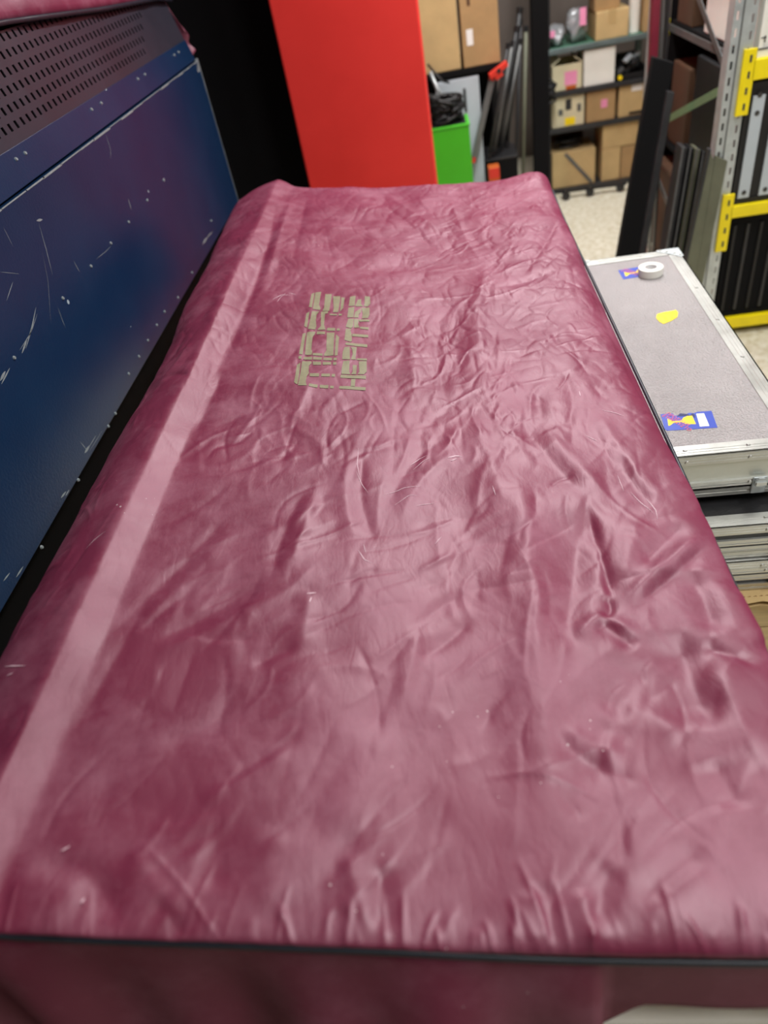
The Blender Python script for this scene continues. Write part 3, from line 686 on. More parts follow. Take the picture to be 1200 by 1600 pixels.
for k, rv in enumerate(rowv):
    rows.append((v, rv - .0075, []))
    n = int((2.32 + .045 * k) / .030); off = (.015 if k % 2 else 0) + .02
    rows.append((rv - .0075, rv + .0075, [(off + .030 * i, off + .030 * i + .0105) for i in range(n)]))
    v = rv + .0075
rows.append((v, H_, []))
gb = MB().sheet(up_pt(.068, YA, -.003), (0, 1, 0), tuple(lean), YB - YA, rows)
part('vent_grille', gb, M['grille'], bc, solid=.002)
scr = mesh_only('screw', MB().cyl((0, 0, 0), .0042, .003, 10, axis='x', r2=.003), M['bare'])
for y, z in [[2.2197,0.9208],[2.034,0.9185],[1.9018,0.935],[1.8186,0.9338],[1.7285,0.933],[1.6427,0.9311],[1.5536,0.9308],[1.4113,0.9036],[1.3579,0.9026],[1.1568,0.9002],[0.9536,0.8953],[2.2552,1.1986],[2.0746,1.1967],[1.899,1.1954],[1.7496,1.1942],[1.6044,1.1936],[1.4277,1.1938],[1.1745,1.1886],[2.5769,0.9663]]:
    inst('screw', scr, (-.8455, y, z), bc)
for y in (.72, .79, 1.13, 1.20, 1.535, 1.58, 1.984, 2.057, 2.381, 2.453, 2.80, 2.86):
    q = up_pt(.048, y); inst('screw', scr, q, bc, rot=(0, -math.atan2(.062, .258), 0))
# worn bare metal along the panel's upper edge and corner
mb = MB(); y = YA
while y < YB - .05:
    l = rnd.uniform(.03, .14); h = rnd.uniform(.0003, .0038); l = min(l, YB - y)
    mb.box(-.8462, -.8440, y, y + l, 1.4025 - h, 1.4032); y += l * rnd.uniform(.85, 1.05)
for k in range(5): mb.box(-.8555, -.8438, YB - .045 + .008 * k, YB + .0012, 1.372 + .006 * k, 1.38 + .006 * k)
mb.box(-.853, -.8440, YB - .004, YB + .0012, 1.30, 1.41)
mb.box(-.8465, -.8443, YB - .0025, YB + .001, .90, 1.30)
part('worn_edge', mb, M['bare'], rp_)['kind'] = 'stuff'
mb = MB()
for pts, w in [[[[1.4728,1.3411],[1.4536,1.2914],[1.4315,1.2444]],0.8],
[[[1.4691,1.3463],[1.4927,1.3409]],2.5],
[[[1.434,1.2921],[1.4041,1.2419],[1.3405,1.178]],0.35],
[[[1.9662,1.3951],[1.9599,1.3586],[1.9367,1.3444]],0.7],
[[[1.6424,1.1955],[1.7053,1.19],[1.7488,1.1896]],0.5],
[[[1.393,1.1893],[1.3861,1.1628],[1.3838,1.1458]],0.6],
[[[1.2205,1.1828],[1.2756,1.2033],[1.3194,1.224]],1.6],
[[[1.2026,1.1828],[1.2396,1.1938]],2.2],
[[[1.1994,1.1901],[1.2613,1.1965],[1.3128,1.2131]],0.9],
[[[1.1039,1.18],[1.1308,1.1846]],3],
[[[1.1023,1.1741],[1.1471,1.1821]],1.6],
[[[2.4199,0.9432],[2.4804,0.9434]],3.5],
[[[2.4629,0.9453],[2.5527,0.9356]],1.8],
[[[2.3989,0.9422],[2.4499,0.9501]],1.5],
[[[1.224,0.9227],[1.2548,0.9213]],3.2],
[[[1.2301,0.9499],[1.237,0.9202]],1.0],
[[[1.2458,0.9208],[1.2958,0.9205]],0.8],
[[[1.2455,0.9139],[1.3287,0.9118]],0.5],
[[[1.0778,0.9163],[1.1023,0.9131]],2.2],
[[[1.0931,0.9086],[1.1144,0.9083]],1.5],
[[[0.8284,0.9333],[0.8514,0.9305]],1.5],
[[[0.8572,0.9125],[0.8862,0.9111]],1.8],
[[[1.2673,1.3199],[1.3216,1.2934]],0.4],
[[[1.3468,1.3761],[1.346,1.339]],0.5],
[[[1.952,1.2404],[1.944,1.2126]],1.6],
[[[1.5396,1.2319],[1.5427,1.2051]],1.0],
[[[1.2411,1.274],[1.2898,1.2913]],0.8]]:
    p = resample(np.array(pts, float), max(5, 3 * len(pts))); n = len(p); A_, B_ = [], []
    for i in range(n):
        t = p[min(i + 1, n - 1)] - p[max(i - 1, 0)]; t /= np.linalg.norm(t); k = w * .001 * math.sin(math.pi * (i + .3) / (n - .4))
        A_.append((-.8446, p[i][0] - t[1] * k, p[i][1] + t[0] * k)); B_.append((-.8446, p[i][0] + t[1] * k, p[i][1] - t[0] * k))
    mb.add(A_ + B_, [(i, n + i, n + i + 1, i + 1) for i in range(n - 1)])
part('paint_scratches', mb, M['bare'], rp_)['kind'] = 'stuff'
# black stand below the blue console
st = thing('console_stand', 'black plinth under the blue console, in the dark gap', 'stand', (-1.2, 1.62, 0))
part('plinth', MB().box(-1.65, -.98, .3, 2.95, 0, .80), M['blackmatte'], st, bev=.006)
part('top_frame', MB().box(-1.68, -.96, .27, 2.98, .80, .899), M['blackmatte'], st, bev=.004)
# burgundy cover folded back on the blue console
fc = thing('folded_cover', 'burgundy dust cover with dark piping pulled back over the blue console', 'dust cover', (-1.2, 1.62, 1.66))
n_y, n_s = 150, 60
ygrid = np.linspace(.22, 3.03, n_y)
zh = np.interp(ygrid, [.2, 1.3, 1.83, 2.39, 2.87, 3.03], [1.70, 1.685, 1.664, 1.630, 1.609, 1.590])
X = np.zeros((n_y, n_s)); Y = X.copy(); Z = X.copy()
for i in range(n_y):
    hx = up_pt((zh[i] - 1.405) / lean.z, 0, .012).x
    path = resample(chaikin([(hx, zh[i]), (hx - .001, zh[i] + .03), (hx - .03, zh[i] + .07), (hx - .10, max(1.70, zh[i] + .075)), (-1.2, 1.70), (-1.62, 1.68), (-1.73, 1.62), (-1.74, 1.42)], 2), n_s)
    X[i], Z[i], Y[i] = path[:, 0], path[:, 1], ygrid[i]
bmp = .010 * vnoise(X * 12 + 30, Y * 7 + 10, 21) + .006 * (np.abs(vnoise(X * 22 + 40, Y * 16 + 5, 22)))
Z += bmp * np.clip(np.arange(n_s) / 8., 0, 1)[None, :]; X += .4 * bmp
grid_mesh('draped_panel', X[:, ::-1], Y[:, ::-1], Z[:, ::-1], M['nylon'], fc).modifiers.new('thickness', 'SOLIDIFY').thickness = .003
part('piping', MB().tube([(X[i, 0] + .002, Y[i, 0], Z[i, 0] - .002) for i in range(n_y)], .0055, 8), M['piping'], fc, smooth=True)
n_s = 40; n_r = 16; X = np.zeros((n_r, n_s)); Y = X.copy(); Z = X.copy()
xt = np.linspace(-.872, -1.70, n_s)
for r in range(n_r):
    t = r / (n_r - 1)
    hem = np.interp(xt, [-1.7, -1.1, -.95, -.872], [1.2, 1.28, 1.36, 1.43])
    tz = np.interp(xt, [-1.7, -1.0, -.93, -.872], [1.68, 1.70, 1.66, 1.50])
    X[r] = xt + .006 * np.sin(t * 9 + xt * 30) + .012 * t * (xt > -.9); Z[r] = tz + (hem - tz) * t; Y[r] = 3.022 + .02 * t * np.abs(np.sin(xt * 24)) + .006
grid_mesh('end_flap', X, Y, Z, M['nylon'], fc).modifiers.new('thickness', 'SOLIDIFY').thickness = .003

# ---------------------------------------------------------------- flight cases on the right
lam = pm('hammered_grey_laminate', (160, 155, 156), .42, .35, var=.09, scale=5, bump=.55, bscale=210, spec=.5)
blk = pm('black_laminate', (34, 34, 36), .45, var=.2, scale=16, bump=.1, bscale=150)
rivet = mesh_only('rivet', MB().cyl((0, 0, 0), .0045, .0022, 12, r2=.003), M['alu'], smooth=False)
def rail(mb, p, q, wtop, wside, sy, zt, along):     # ribbed L-extrusion made of thin steps
    pass
def flight_case(name, label, x0, x1, y0, y1, z0, z1, rotz, panel_mat, lid_mat, split, rib=True):
    c = thing(name, label, 'flight case', ((x0 + x1) / 2, (y0 + y1) / 2, z0))
    e = .004
    part('base_panel', MB().box(x0 + e, x1 - e, y0 + e, y1 - e, z0 + .002, split - .002), panel_mat, c)
    part('lid_shell', MB().box(x0 + e, x1 - e, y0 + e, y1 - e, split + .002, z1 - .006), panel_mat, c)
    part('lid_panel', MB().box(x0 + .028, x1 - .028, y0 + .028, y1 - .028, z1 - .008, z1 - .002), lid_mat, c)
    w = .036; d = .024
    def lrail(a, b, ax):      # top-edge angle rail with ribs
        m = MB()
        if ax == 'x':
            for yy, s in ((y0, 1), (y1, -1)):
                if (s > 0) != (a == 'near'): continue
                m.box(x0, x1, min(yy, yy + s * w), max(yy, yy + s * w), z1 - .003, z1)
                for k in range(3): m.box(x0, x1, min(yy + s * (.004 + .008 * k), yy + s * (.008 + .008 * k)), max(yy + s * (.004 + .008 * k), yy + s * (.008 + .008 * k)), z1, z1 + .0008)
                m.box(x0, x1, min(yy, yy + s * .003), max(yy, yy + s * .003), z1 - d, z1)
                for k in range(3): m.box(x0, x1, yy - .0008 if s > 0 else yy, yy if s > 0 else yy + .0008, z1 - .006 - .007 * k, z1 - .0025 - .007 * k)
        else:
            for xx_, s in ((x0, 1), (x1, -1)):
                if (s > 0) != (a == 'left'): continue
                m.box(min(xx_, xx_ + s * w), max(xx_, xx_ + s * w), y0, y1, z1 - .003, z1)
                for k in range(3):
                    u, v_ = xx_ + s * (.004 + .008 * k), xx_ + s * (.008 + .008 * k); m.box(min(u, v_), max(u, v_), y0, y1, z1, z1 + .0008)
                m.box(min(xx_, xx_ + s * .003), max(xx_, xx_ + s * .003), y0, y1, z1 - d, z1)
        return m
    for a, ax in (('near', 'x'), ('far', 'x'), ('left', 'y'), ('right', 'y')): part('edge_rail', lrail(a, None, ax), M['alu'], c)
    # mid rails at the lid joint and bottom rails
    for zz, hh in ((split + .002, .016), (split - .018, .016), (z0, .02)):
        for nm in ('near', 'far', 'left', 'right'):
            m = MB()
            for k in range(3):
                za, zb = zz + hh * k / 3, zz + hh * (k + 1) / 3 - .0008; t = .0025 + (.001 if k != 1 else 0)
                if nm == 'near': m.box(x0, x1, y0 - t + .002, y0 + e + .001, za, zb)
                if nm == 'far': m.box(x0, x1, y1 - e - .001, y1 + t - .002, za, zb)
                if nm == 'left': m.box(x0 - t + .002, x0 + e + .001, y0, y1, za, zb)
                if nm == 'right': m.box(x1 - e - .001, x1 + t - .002, y0, y1, za, zb)
            part('side_rail', m, M['alu'], c)
    for xx_ in (x0, x1):
        for yy in (y0, y1):
            sx = 1 if xx_ == x0 else -1; sy = 1 if yy == y0 else -1
            m = MB()
            poly = [(-.002, -.002), (.060, -.002), (.064, .006), (.056, .014), (.046, .020), (.034, .032), (.020, .046), (.014, .056), (.006, .064), (-.002, .060)]
            m.prism(poly, .0018, ((xx_, yy, z1 + .0008), (sx, 0, 0), (0, sy, 0), (0, 0, 1)))
            m.box(min(xx_ - sx * .002, xx_ + sx * .03), max(xx_ - sx * .002, xx_ + sx * .03), min(yy - sy * .002, yy), max(yy - sy * .002, yy), z1 - .045, z1 + .002)
            m.box(min(xx_ - sx * .002, xx_), max(xx_ - sx * .002, xx_), min(yy - sy * .002, yy + sy * .03), max(yy - sy * .002, yy + sy * .03), z1 - .045, z1 + .002)
            cb = part('corner_brace', m, M['galv'], c, bev=.0008)
            for (rx, ry) in ((.052, .006), (.036, .018), (.018, .036), (.006, .052)):
                inst('rivet', rivet, (xx_ + sx * rx, yy + sy * ry, z1 + .0024), cb, scale=(1.1, 1.1, 1.2))
    yy = y0 + .16
    while yy < y1 - .1:
        for xx_ in (x0 + .020, x1 - .020): inst('rivet', rivet, (xx_, yy, z1 + .0004), c)
        yy += .19
    xx_ = x0 + .09
    while xx_ < x1 - .05:
        for yy in (y0 + .020, y1 - .020): inst('rivet', rivet, (xx_, yy, z1 + .0004), c)
        inst('rivet', rivet, (xx_, y0 - .0005, z1 - .014), c, rot=(math.pi / 2, 0, 0))
        inst('rivet', rivet, (xx_ + .01, y0 - .001, split + .010), c, rot=(math.pi / 2, 0, 0))
        xx_ += .12
    # latch on the near face
    lx = x1 - .085
    la = part('latch', MB().box(lx - .014, lx + .014, y0 - .006, y0 - .001, split - .02, split + .022).cyl((lx, y0 - .013, split + .012), .013, .006, 16, axis='y'), M['galv'], c, bev=.002)
    part('latch_key', MB().box(lx - .010, lx + .010, y0 - .016, y0 - .012, split + .008, split + .016), M['alu'], la)
    c.rotation_euler.z = rotz
    return c
caseA = flight_case('flight_case', 'silver flight case with hammered grey lid and blue stickers, topmost', .346, .668, 1.135, 2.140, .690, .800, math.radians(-1.2), M['alupanel'], lam, .712)
caseB = flight_case('flight_case', 'black flight case with aluminium rails directly under the silver case', .375, .70, 1.060, 2.12, .578, .668, math.radians(-1), blk, blk, .612)
caseC = flight_case('flight_case', 'lowest flight case of the stack, resting on the cardboard sheet', .378, .71, 1.050, 2.12, .485, .573, math.radians(-1), blk, blk, .535)
cs = thing('cardboard_sheet', 'torn corrugated cardboard sheet between wooden crate and flight cases', 'cardboard', (.55, 1.6, .468))
m = MB(); pts_ = [(.372, 1.02), (.44, 1.012), (.47, 1.02), (.52, 1.008), (.58, 1.016), (.63, 1.004), (.69, 1.014), (.74, 1.006), (.745, 2.13), (.372, 2.13)]
for za, zb in ((.468, .4695), (.4815, .483)): m.prism(pts_, zb - za, ((0, 0, za), (1, 0, 0), (0, 1, 0), (0, 0, 1)))
part('liner', m, M['card2'], cs)
fl = MB(); xx_ = .378
while xx_ < .735: fl.beam((xx_, 1.03, .4755), (xx_ + .006, 1.03, .4815), .001, .012); fl.beam((xx_ + .006, 1.03, .4815), (xx_ + .012, 1.03, .470), .001, .012); xx_ += .012
part('fluting', fl, M['card'], cs)
cr = thing('wooden_crate', 'pale wooden crate under the stack of flight cases', 'crate', (.56, 1.6, 0))
for k in range(5):
    z0 = .004 + .093 * k
    part('slat', MB().box(.376, .735, 1.03, 1.048, z0, z0 + .088), M['wood'], cr, bev=.002)
    part('slat', MB().box(.376, .735, 2.095, 2.113, z0, z0 + .088), M['wood'], cr, bev=.002)
    part('slat', MB().box(.717, .735, 1.05, 2.093, z0, z0 + .088), M['wood'], cr, bev=.002)
    part('slat', MB().box(.376, .394, 1.05, 2.093, z0, z0 + .088), M['wood'], cr, bev=.002)
for px_ in (.41, .70):
    for py_ in (1.065, 2.078): part('corner_post', MB().box(px_ - .015, px_ + .015, py_ - .015, py_ + .015, 0, .466), M['wood'], cr)
# stickers on the lid of the silver case (positions measured on the lid)
ZT = .7982
def flat(mb, poly, z, h): return mb.prism(poly, h, ((0, 0, z), (1, 0, 0), (0, 1, 0), (0, 0, 1)))
def text_mesh(body, size, loc, ang, mat, parent, name, zh):
    cu = bpy.data.curves.new('t', 'FONT'); cu.body = body; cu.size = size; cu.align_x = 'CENTER'; cu.align_y = 'CENTER'; cu.extrude = .0001
    ob = bpy.data.objects.new('t', cu); COL.objects.link(ob)
    bpy.context.view_layer.update()
    me = bpy.data.meshes.new_from_object(ob.evaluated_get(bpy.context.evaluated_depsgraph_get()))
    R_ = Matrix.Rotation(ang, 3, 'Z'); V = [R_ @ v.co + Vector((loc[0], loc[1], zh)) for v in me.vertices]; F = [tuple(p.vertices) for p in me.polygons]
    bpy.data.objects.remove(ob); bpy.data.curves.remove(cu); bpy.data.meshes.remove(me)
    return mesh_obj(name, V, F, mat, parent)
def fragile_sticker(A, B, Cc, full):
    """A = left-near corner, B = right-near corner, Cc = left-far corner of the sticker on the lid"""
    A, B, Cc = Vector((*A, 0)), Vector((*B, 0)), Vector((*Cc, 0)); U = B - A; V = Cc - A
    def q(pts): return [((A + U * a + V * b).x, (A + U * a + V * b).y) for a, b in pts]
    outline = [(0, .1), (.05, 0), (1, 0), (1, 1), (.72, 1), (.66, .93), (.55, .97), (.47, .84), (.26, .86), (.24, 1), (0, 1)] if full else [(0, 0), (1, 0), (1, 1), (0, 1)]
    sck = part('sticker', flat(MB(), q(outline), ZT, .0004), M['stickerblue'], caseA)
    sck['label'] = 'blue fragile sticker with a yellow wine glass' + (' and white box' if full else ' half under the tape roll')
    k = 1.0 if full else 1.65
    g = [(.09, .28), (.11, .72), (.20, .54), (.36, .52), (.42, .70), (.50, .78), (.60, .78), (.62, .28), (.50, .30), (.42, .34), (.36, .44), (.20, .42), (.12, .28)]
    part('wine_glass_print', flat(MB(), q([(a * k, b) for a, b in g if a * k <= 1]), ZT + .0004, .0002), M['printyellow'], sck)
    an = math.atan2(U.y, U.x) - .95
    c1 = A + U * (.30 * k) + V * .62; c2 = A + U * (.26 * k) + V * .42
    text_mesh('ΠΡΟΣΟΧΗ', .0125, c1, an, M['printpink'], sck, 'lettering', ZT + .0008)
    text_mesh('ΕΥΘΡΑΥΣΤΟ', .0125, c2, an, M['printpink'], sck, 'lettering', ZT + .0008)
    if full:
        part('white_field', flat(MB(), q([(.68, .12), (.86, .12), (.84, .88), (.69, .88)]), ZT + .0004, .0002), M['paper'], sck)
        part('torn_paper', flat(MB(), q([(.30, .80), (.38, .97), (.52, .90), (.56, .80), (.62, .93), (.66, .82), (.64, .62), (.60, .78), (.48, .78)]), ZT + .0004, .0003), M['navy'], sck)
fragile_sticker(*((0.4155, 1.231), (0.5183, 1.2239), (0.4212, 1.2926)), True)
fragile_sticker(*((0.478, 1.9805), (0.5509, 1.9862), (0.4756, 2.046)), False)
yt = part('yellow_tape_patch', flat(MB(), [(0.5173, 1.7453), (0.535, 1.7511), (0.5632, 1.7536), (0.5672, 1.7562), (0.5693, 1.7404), (0.5614, 1.7168), (0.5427, 1.7006), (0.5206, 1.6891), (0.5143, 1.7018), (0.5105, 1.725)], ZT, .0012), M['yellowtape'], caseA)
yt['label'] = 'torn yellow tape patch'
tr = thing('tape_roll', 'roll of white tape lying on the silver flight case', 'tape roll', (0.5625, 1.99, 0.7983))
tx, ty, tz = tr.location
part('tape', MB().ring((tx, ty, tz), .0190, .034, .0225, 48), M['white'], tr, smooth=False, bev=.0012)
part('core', MB().ring((tx, ty, tz + .0003), .0165, .0188, .0218, 48), M['paper'], tr)
# ---------------------------------------------------------------- steel shelf unit at the back with its boxes
def carton(label, x0, x1, y0, y1, z0, z1, mat='card', group=None, sticker=None, tape=True, openf=False, name='carton'):
    c = thing(name, label, 'box', ((x0 + x1) / 2, (y0 + y1) / 2, z0), group)
    if openf:
        t = .004; m = MB().box(x0, x1, y0, y1, z0, z0 + t)
        m.box(x0, x0 + t, y0, y1, z0, z1).box(x1 - t, x1, y0, y1, z0, z1).box(x0, x1, y0, y0 + t, z0, z1).box(x0, x1, y1 - t, y1, z0, z1)
        part('body', m, M[mat], c)
        h = (x1 - x0) * .34
        part('flap', MB().beam((x0, (y0 + y1) / 2, z1), (x0 + h * .8, (y0 + y1) / 2, z1 + h * .55), y1 - y0, t), M[mat], c)
        part('flap', MB().beam((x1, (y0 + y1) / 2, z1), (x1 - h * .8, (y0 + y1) / 2, z1 + h * .55), y1 - y0, t), M[mat], c)
    else:
        part('body', MB().box(x0, x1, y0, y1, z0, z1 - .003), M[mat], c, bev=.004)
        ym = (y0 + y1) / 2
        part('flap', MB().box(x0 + .002, x1 - .002, y0 + .002, ym - .001, z1 - .003, z1), M[mat], c)
        part('flap', MB().box(x0 + .002, x1 - .002, ym + .001, y1 - .002, z1 - .003, z1), M[mat], c)
    xm = (x0 + x1) / 2
    if tape:
        part('packing_tape', MB().box(xm - .024, xm + .024, y0 - .0008, y0, z1 - .07, z1).box(xm - .024, xm + .024, y0 - .0008, y1, z1, z1 + .0006), M['cardtape'], c)
    if sticker:
        for (mt, a, b, e, f) in sticker:
            part('label_sticker', MB().box(x0 + (x1 - x0) * a, x0 + (x1 - x0) * b, y0 - .0014, y0 - .0002, z0 + (z1 - z0) * e, z0 + (z1 - z0) * f), M[mt], c)
    return c
su = thing('shelf_unit', 'dark steel shelf unit packed with cartons at the far wall', 'shelf', (1.06, 5.45, 0))
for x in (.722, 1.398):
    for y in (5.205, 5.68):
        m = MB().box(x - .020, x + .020, y - .0015, y + .0015, 0, 1.85).box(x - .020 if x > 1 else x + .017, x - .017 if x > 1 else x + .020, y - .0015, y + .04, 0, 1.85)
        part('post', m, M['darkgrey'] if x < 1 else M['shelfmetal'], su)
for z, mt in ((.03, 'darkgrey'), (.413, 'darkgrey'), (.628, 'darkgrey'), (.868, 'shelfmetal'), (1.32, 'shelfmetal')):
    s_ = part('shelf_board', MB().box(.725, 1.395, 5.21, 5.68, z - .008, z), M['shelfgreen' if z == .868 else mt], su)
    part('front_lip', MB().box(.725, 1.395, 5.200, 5.212, z - .026, z + .002), M[mt], s_, bev=.002)
g = 'cartons on the steel shelf unit'
carton('light brown carton standing on the top shelf beside the white cylinder', 1.02, 1.215, 5.22, 5.50, .870, 1.018, 'card2', g)
carton('small brown carton lying on the light brown top-shelf carton', 1.015, 1.165, 5.25, 5.45, 1.019, 1.10, 'card', g, tape=False)
carton('narrow brown carton at the right end of the top shelf', 1.305, 1.375, 5.22, 5.5, .870, 1.09, 'card', g, tape=False)
carton('open cream carton with a pink label on the second shelf', .752, .945, 5.22, 5.5, .630, .775, 'cream', g, [('pink', .42, .82, .2, .72), ('orange', .46, .8, .03, .17)], False, True)
carton('plain white carton on the second shelf beside the pink-labelled one', .953, 1.145, 5.22, 5.5, .630, .830, 'white', g, tape=False)
carton('cream carton with grey print on the third shelf', .752, .96, 5.22, 5.5, .416, .597, 'cream', g, [('printyellow', .4, .72, .05, .3), ('darkgrey', .42, .6, .55, .9), ('midgrey', .2, .34, .4, .6), ('midgrey', .78, .9, .45, .7)], False)
carton('brown carton with a small pink sticker on the third shelf', .975, 1.158, 5.22, 5.5, .416, .600, 'card', g, [('pink', .5, .72, .42, .68)], False)
carton('brown carton with a white label at the right of the third shelf', 1.18, 1.35, 5.22, 5.5, .416, .600, 'card2', g, [('paper', .45, .85, .78, .97), ('black', .4, .95, .05, .14)], False)
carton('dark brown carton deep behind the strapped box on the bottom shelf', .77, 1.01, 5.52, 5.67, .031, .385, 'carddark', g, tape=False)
sb = carton('brown carton tied with a grey strap on the bottom shelf', .752, 1.042, 5.22, 5.5, .031, .258, 'card2', g, tape=False)
part('strap', MB().beam((.84, 5.217, .25), (1.02, 5.217, .04), .004, .02, up=(0, 0, 1)), M['midgrey'], sb)
carton('brown carton stacked on two smaller ones on the bottom shelf', 1.085, 1.315, 5.22, 5.5, .240, .392, 'card2', g)
carton('small brown carton at bottom shelf, left of the lower pair', 1.085, 1.208, 5.22, 5.5, .031, .239, 'card2', g, tape=False)
carton('small grey-brown carton at bottom shelf, right of the lower pair', 1.214, 1.315, 5.22, 5.5, .031, .236, 'card', g, tape=False)
def blob(name, label, cat, c, r, mat, seed, n=20, m=12, amp=.25, group=None, parent=None):
    R_ = np.random.RandomState(seed); v = []; f = []
    for j in range(m + 1):
        th = math.pi * j / m
        for i in range(n):
            ph = 2 * math.pi * i / n
            k = 1 + amp * (math.sin(3 * ph + seed) * math.sin(2 * th) + .6 * math.sin(5 * ph + th * 4 + seed * 2)) * .6 + R_.uniform(-.06, .06) * math.sin(th)
            z = c[2] + r[2] * math.cos(th) * k
            v.append((c[0] + r[0] * math.sin(th) * math.cos(ph) * k, c[1] + r[1] * math.sin(th) * math.sin(ph) * k, max(z, c[2] - r[2])))
    for j in range(m):
        for i in range(n):
            a = (i + 1) % n; f.append((j * n + i, j * n + a, (j + 1) * n + a, (j + 1) * n + i))
    o = mesh_obj(name, v, f, M[mat], parent, smooth=True)
    return o if parent else tag(o, label, cat, group)
bg1 = thing('plastic_bag', 'crumpled silver plastic bag at the left end of the top shelf', 'bag', (.80, 5.32, .87))
blob('bag_body', '', '', (.79, 5.33, .925), (.052, .08, .055), 'silverbag', 3, parent=bg1, amp=.4)
part('pink_tag', MB().box(.745, .775, 5.232, 5.236, .93, .965), M['pink'], bg1)
bg2 = thing('plastic_bag', 'crumpled silver plastic bag with a pink label on the top shelf', 'bag', (.92, 5.33, .87))
blob('bag_body', '', '', (.925, 5.34, .952), (.062, .08, .082), 'silverbag', 5, parent=bg2, amp=.4)
part('pink_tag', MB().box(.925, .962, 5.232, 5.236, .965, 1.055), M['pink'], bg2)
wc = thing('paper_roll', 'white upright roll on the top shelf beside a brown carton', 'roll', (1.265, 5.3, .87))
part('roll_body', MB().ring((1.265, 5.30, .870), .012, .034, .26, 24), M['white'], wc, smooth=False)
gd = thing('gadget_tray', 'dark tray of small grey gadgets at the right of the second shelf', 'tray', (1.24, 5.35, .629))
part('tray', MB().box(1.158, 1.33, 5.215, 5.48, .629, .634).box(1.158, 1.33, 5.215, 5.22, .629, .665).box(1.158, 1.33, 5.475, 5.48, .629, .74).box(1.158, 1.163, 5.215, 5.48, .629, .70).box(1.325, 1.33, 5.215, 5.48, .629, .70), M['black'], gd)
for k in range(9):
    cx, cy, cz = 1.185 + .015 * k, 5.25 + .05 * (k % 3), .66 + .022 * (k % 4)
    part('gadget', MB().beam((cx - .02, cy, cz), (cx + .022, cy + .02, cz + .03), .03, .022), M[['midgrey', 'black', 'darkgrey', 'greyboard'][k % 4]], gd, bev=.003)
part('yellow_cap', MB().cyl((1.178, 5.205, .65), .013, .01, 16, axis='y'), M['printyellow'], gd)
def cable_heap(name, label, c, r, n, rad, mat, seed):
    R_ = np.random.RandomState(seed); o = thing(name, label, 'cables', (c[0], c[1], c[2] - r[2]))
    for k in range(n):
        p = []; a0 = R_.uniform(0, 6.28); q = R_.uniform(.4, 1.0); tz = R_.uniform(-.8, .8); tx_ = R_.uniform(-.7, .7)
        for i in range(36):
            a = a0 + i / 35 * R_.uniform(5.2, 6.2)
            p.append((c[0] + r[0] * q * math.cos(a), c[1] + r[1] * q * math.sin(a) * .9, c[2] + max(-1, min(1, tz + tx_ * math.sin(a + k))) * r[2] * .9))
        part('cable', MB().tube(p, rad, 6), M[mat], o, smooth=True)
    return o
cable_heap('cable_coil', 'black cables heaped on the strapped carton of the bottom shelf', (.87, 5.33, .290), (.10, .08, .028), 9, .006, 'black', 4)
hk = cable_heap('cable_coil', 'black cable bundle hanging on the left post of the shelf unit', (.715, 5.12, .65), (.05, .04, .085), 10, .006, 'black', 8)
part('hook', MB().tube([(.715, 5.12, .72), (.715, 5.19, .75), (.715, 5.203, .75)], .004, 6), M['darkgrey'], hk)
fb = thing('floor_stand', 'black base with small wheels on the floor before the shelf unit', 'stand', (1.0, 5.08, 0))
part('bar', MB().beam((.78, 5.10, .05), (1.22, 5.06, .05), .03, .025), M['black'], fb, bev=.004)
for x in (.82, .98, 1.18):
    part('wheel', MB().cyl((x, 5.065 - .02, .028), .027, .024, 18, axis='y'), M['darkgrey'], fb, bev=.003)
    part('crossbar', MB().beam((x, 5.03, .052), (x, 5.14, .052), .02, .014), M['black'], fb)

# ---------------------------------------------------------------- left of the shelf unit: panels, poles, boxes
bb = thing('black_board', 'tall black board standing beside the steel shelf unit', 'board', (.66, 5.0, 0))
part('sheet', MB().box(.60, .698, 4.95, 5.03, .02, 2.1), M['blackmatte'], bb, bev=.003)
part('foot', MB().box(.59, .70, 4.90, 5.10, 0, .02), M['black'], bb)
rk = thing('black_rack', 'low black rack carrying the two tall cardboard boxes', 'rack', (.2, 4.85, 0))
part('rack_shelf', MB().box(-.10, .385, 4.60, 5.10, .925, .955), M['blackmatte'], rk, bev=.003)
for x in (-.085, .370):
    for y in (4.89, 5.08): part('post', MB().box(x - .012, x + .012, y - .012, y + .012, 0, .925), M['black'], rk)
part('back_board', MB().box(-.10, .385, 5.09, 5.10, 0, .925), M['blackmatte'], rk)
carton('tall plain cardboard box beside the red pillar on the black rack', -.08, .165, 4.62, 4.95, .956, 1.75, 'card2', 'tall cardboard boxes', tape=False)
carton('tall cardboard box with a small white label on the black rack', .180, .383, 4.61, 4.9, .956, 1.70, 'card', 'tall cardboard boxes', [('paper', .13, .30, .14, .24), ('carddark', .20, .28, .38, .60)], False)
gp = thing('grey_panel', 'pale grey panel standing behind the green box', 'panel', (.14, 4.6, 0))
part('board', MB().box(.01, .258, 4.605, 4.635, .012, .912), M['greyboard'], gp, bev=.006)
part('handle_slot', MB().box(.165, .18, 4.601, 4.606, .74, .86), M['darkgrey'], gp)
for x in (.04, .23): part('foot', MB().box(x - .02, x + .02, 4.59, 4.65, 0, .012), M['black'], gp)
gx = thing('green_box', 'bright green plastic box standing behind the burgundy cover', 'box', (.07, 4.42, 0))
part('body', MB().box(-.045, .172, 4.30, 4.52, 0, .735), M['green'], gx, bev=.004)
part('rim', MB().box(-.049, .176, 4.296, 4.524, .735, .748), M['green'], gx, bev=.003)
part('dark_liner', MB().box(-.03, .157, 4.315, 4.505, .746, .752), M['black'], gx)
cable_heap('cable_heap', 'tangled black cables piled on the green box', (.06, 4.40, .825), (.095, .085, .072), 22, .008, 'black', 12)
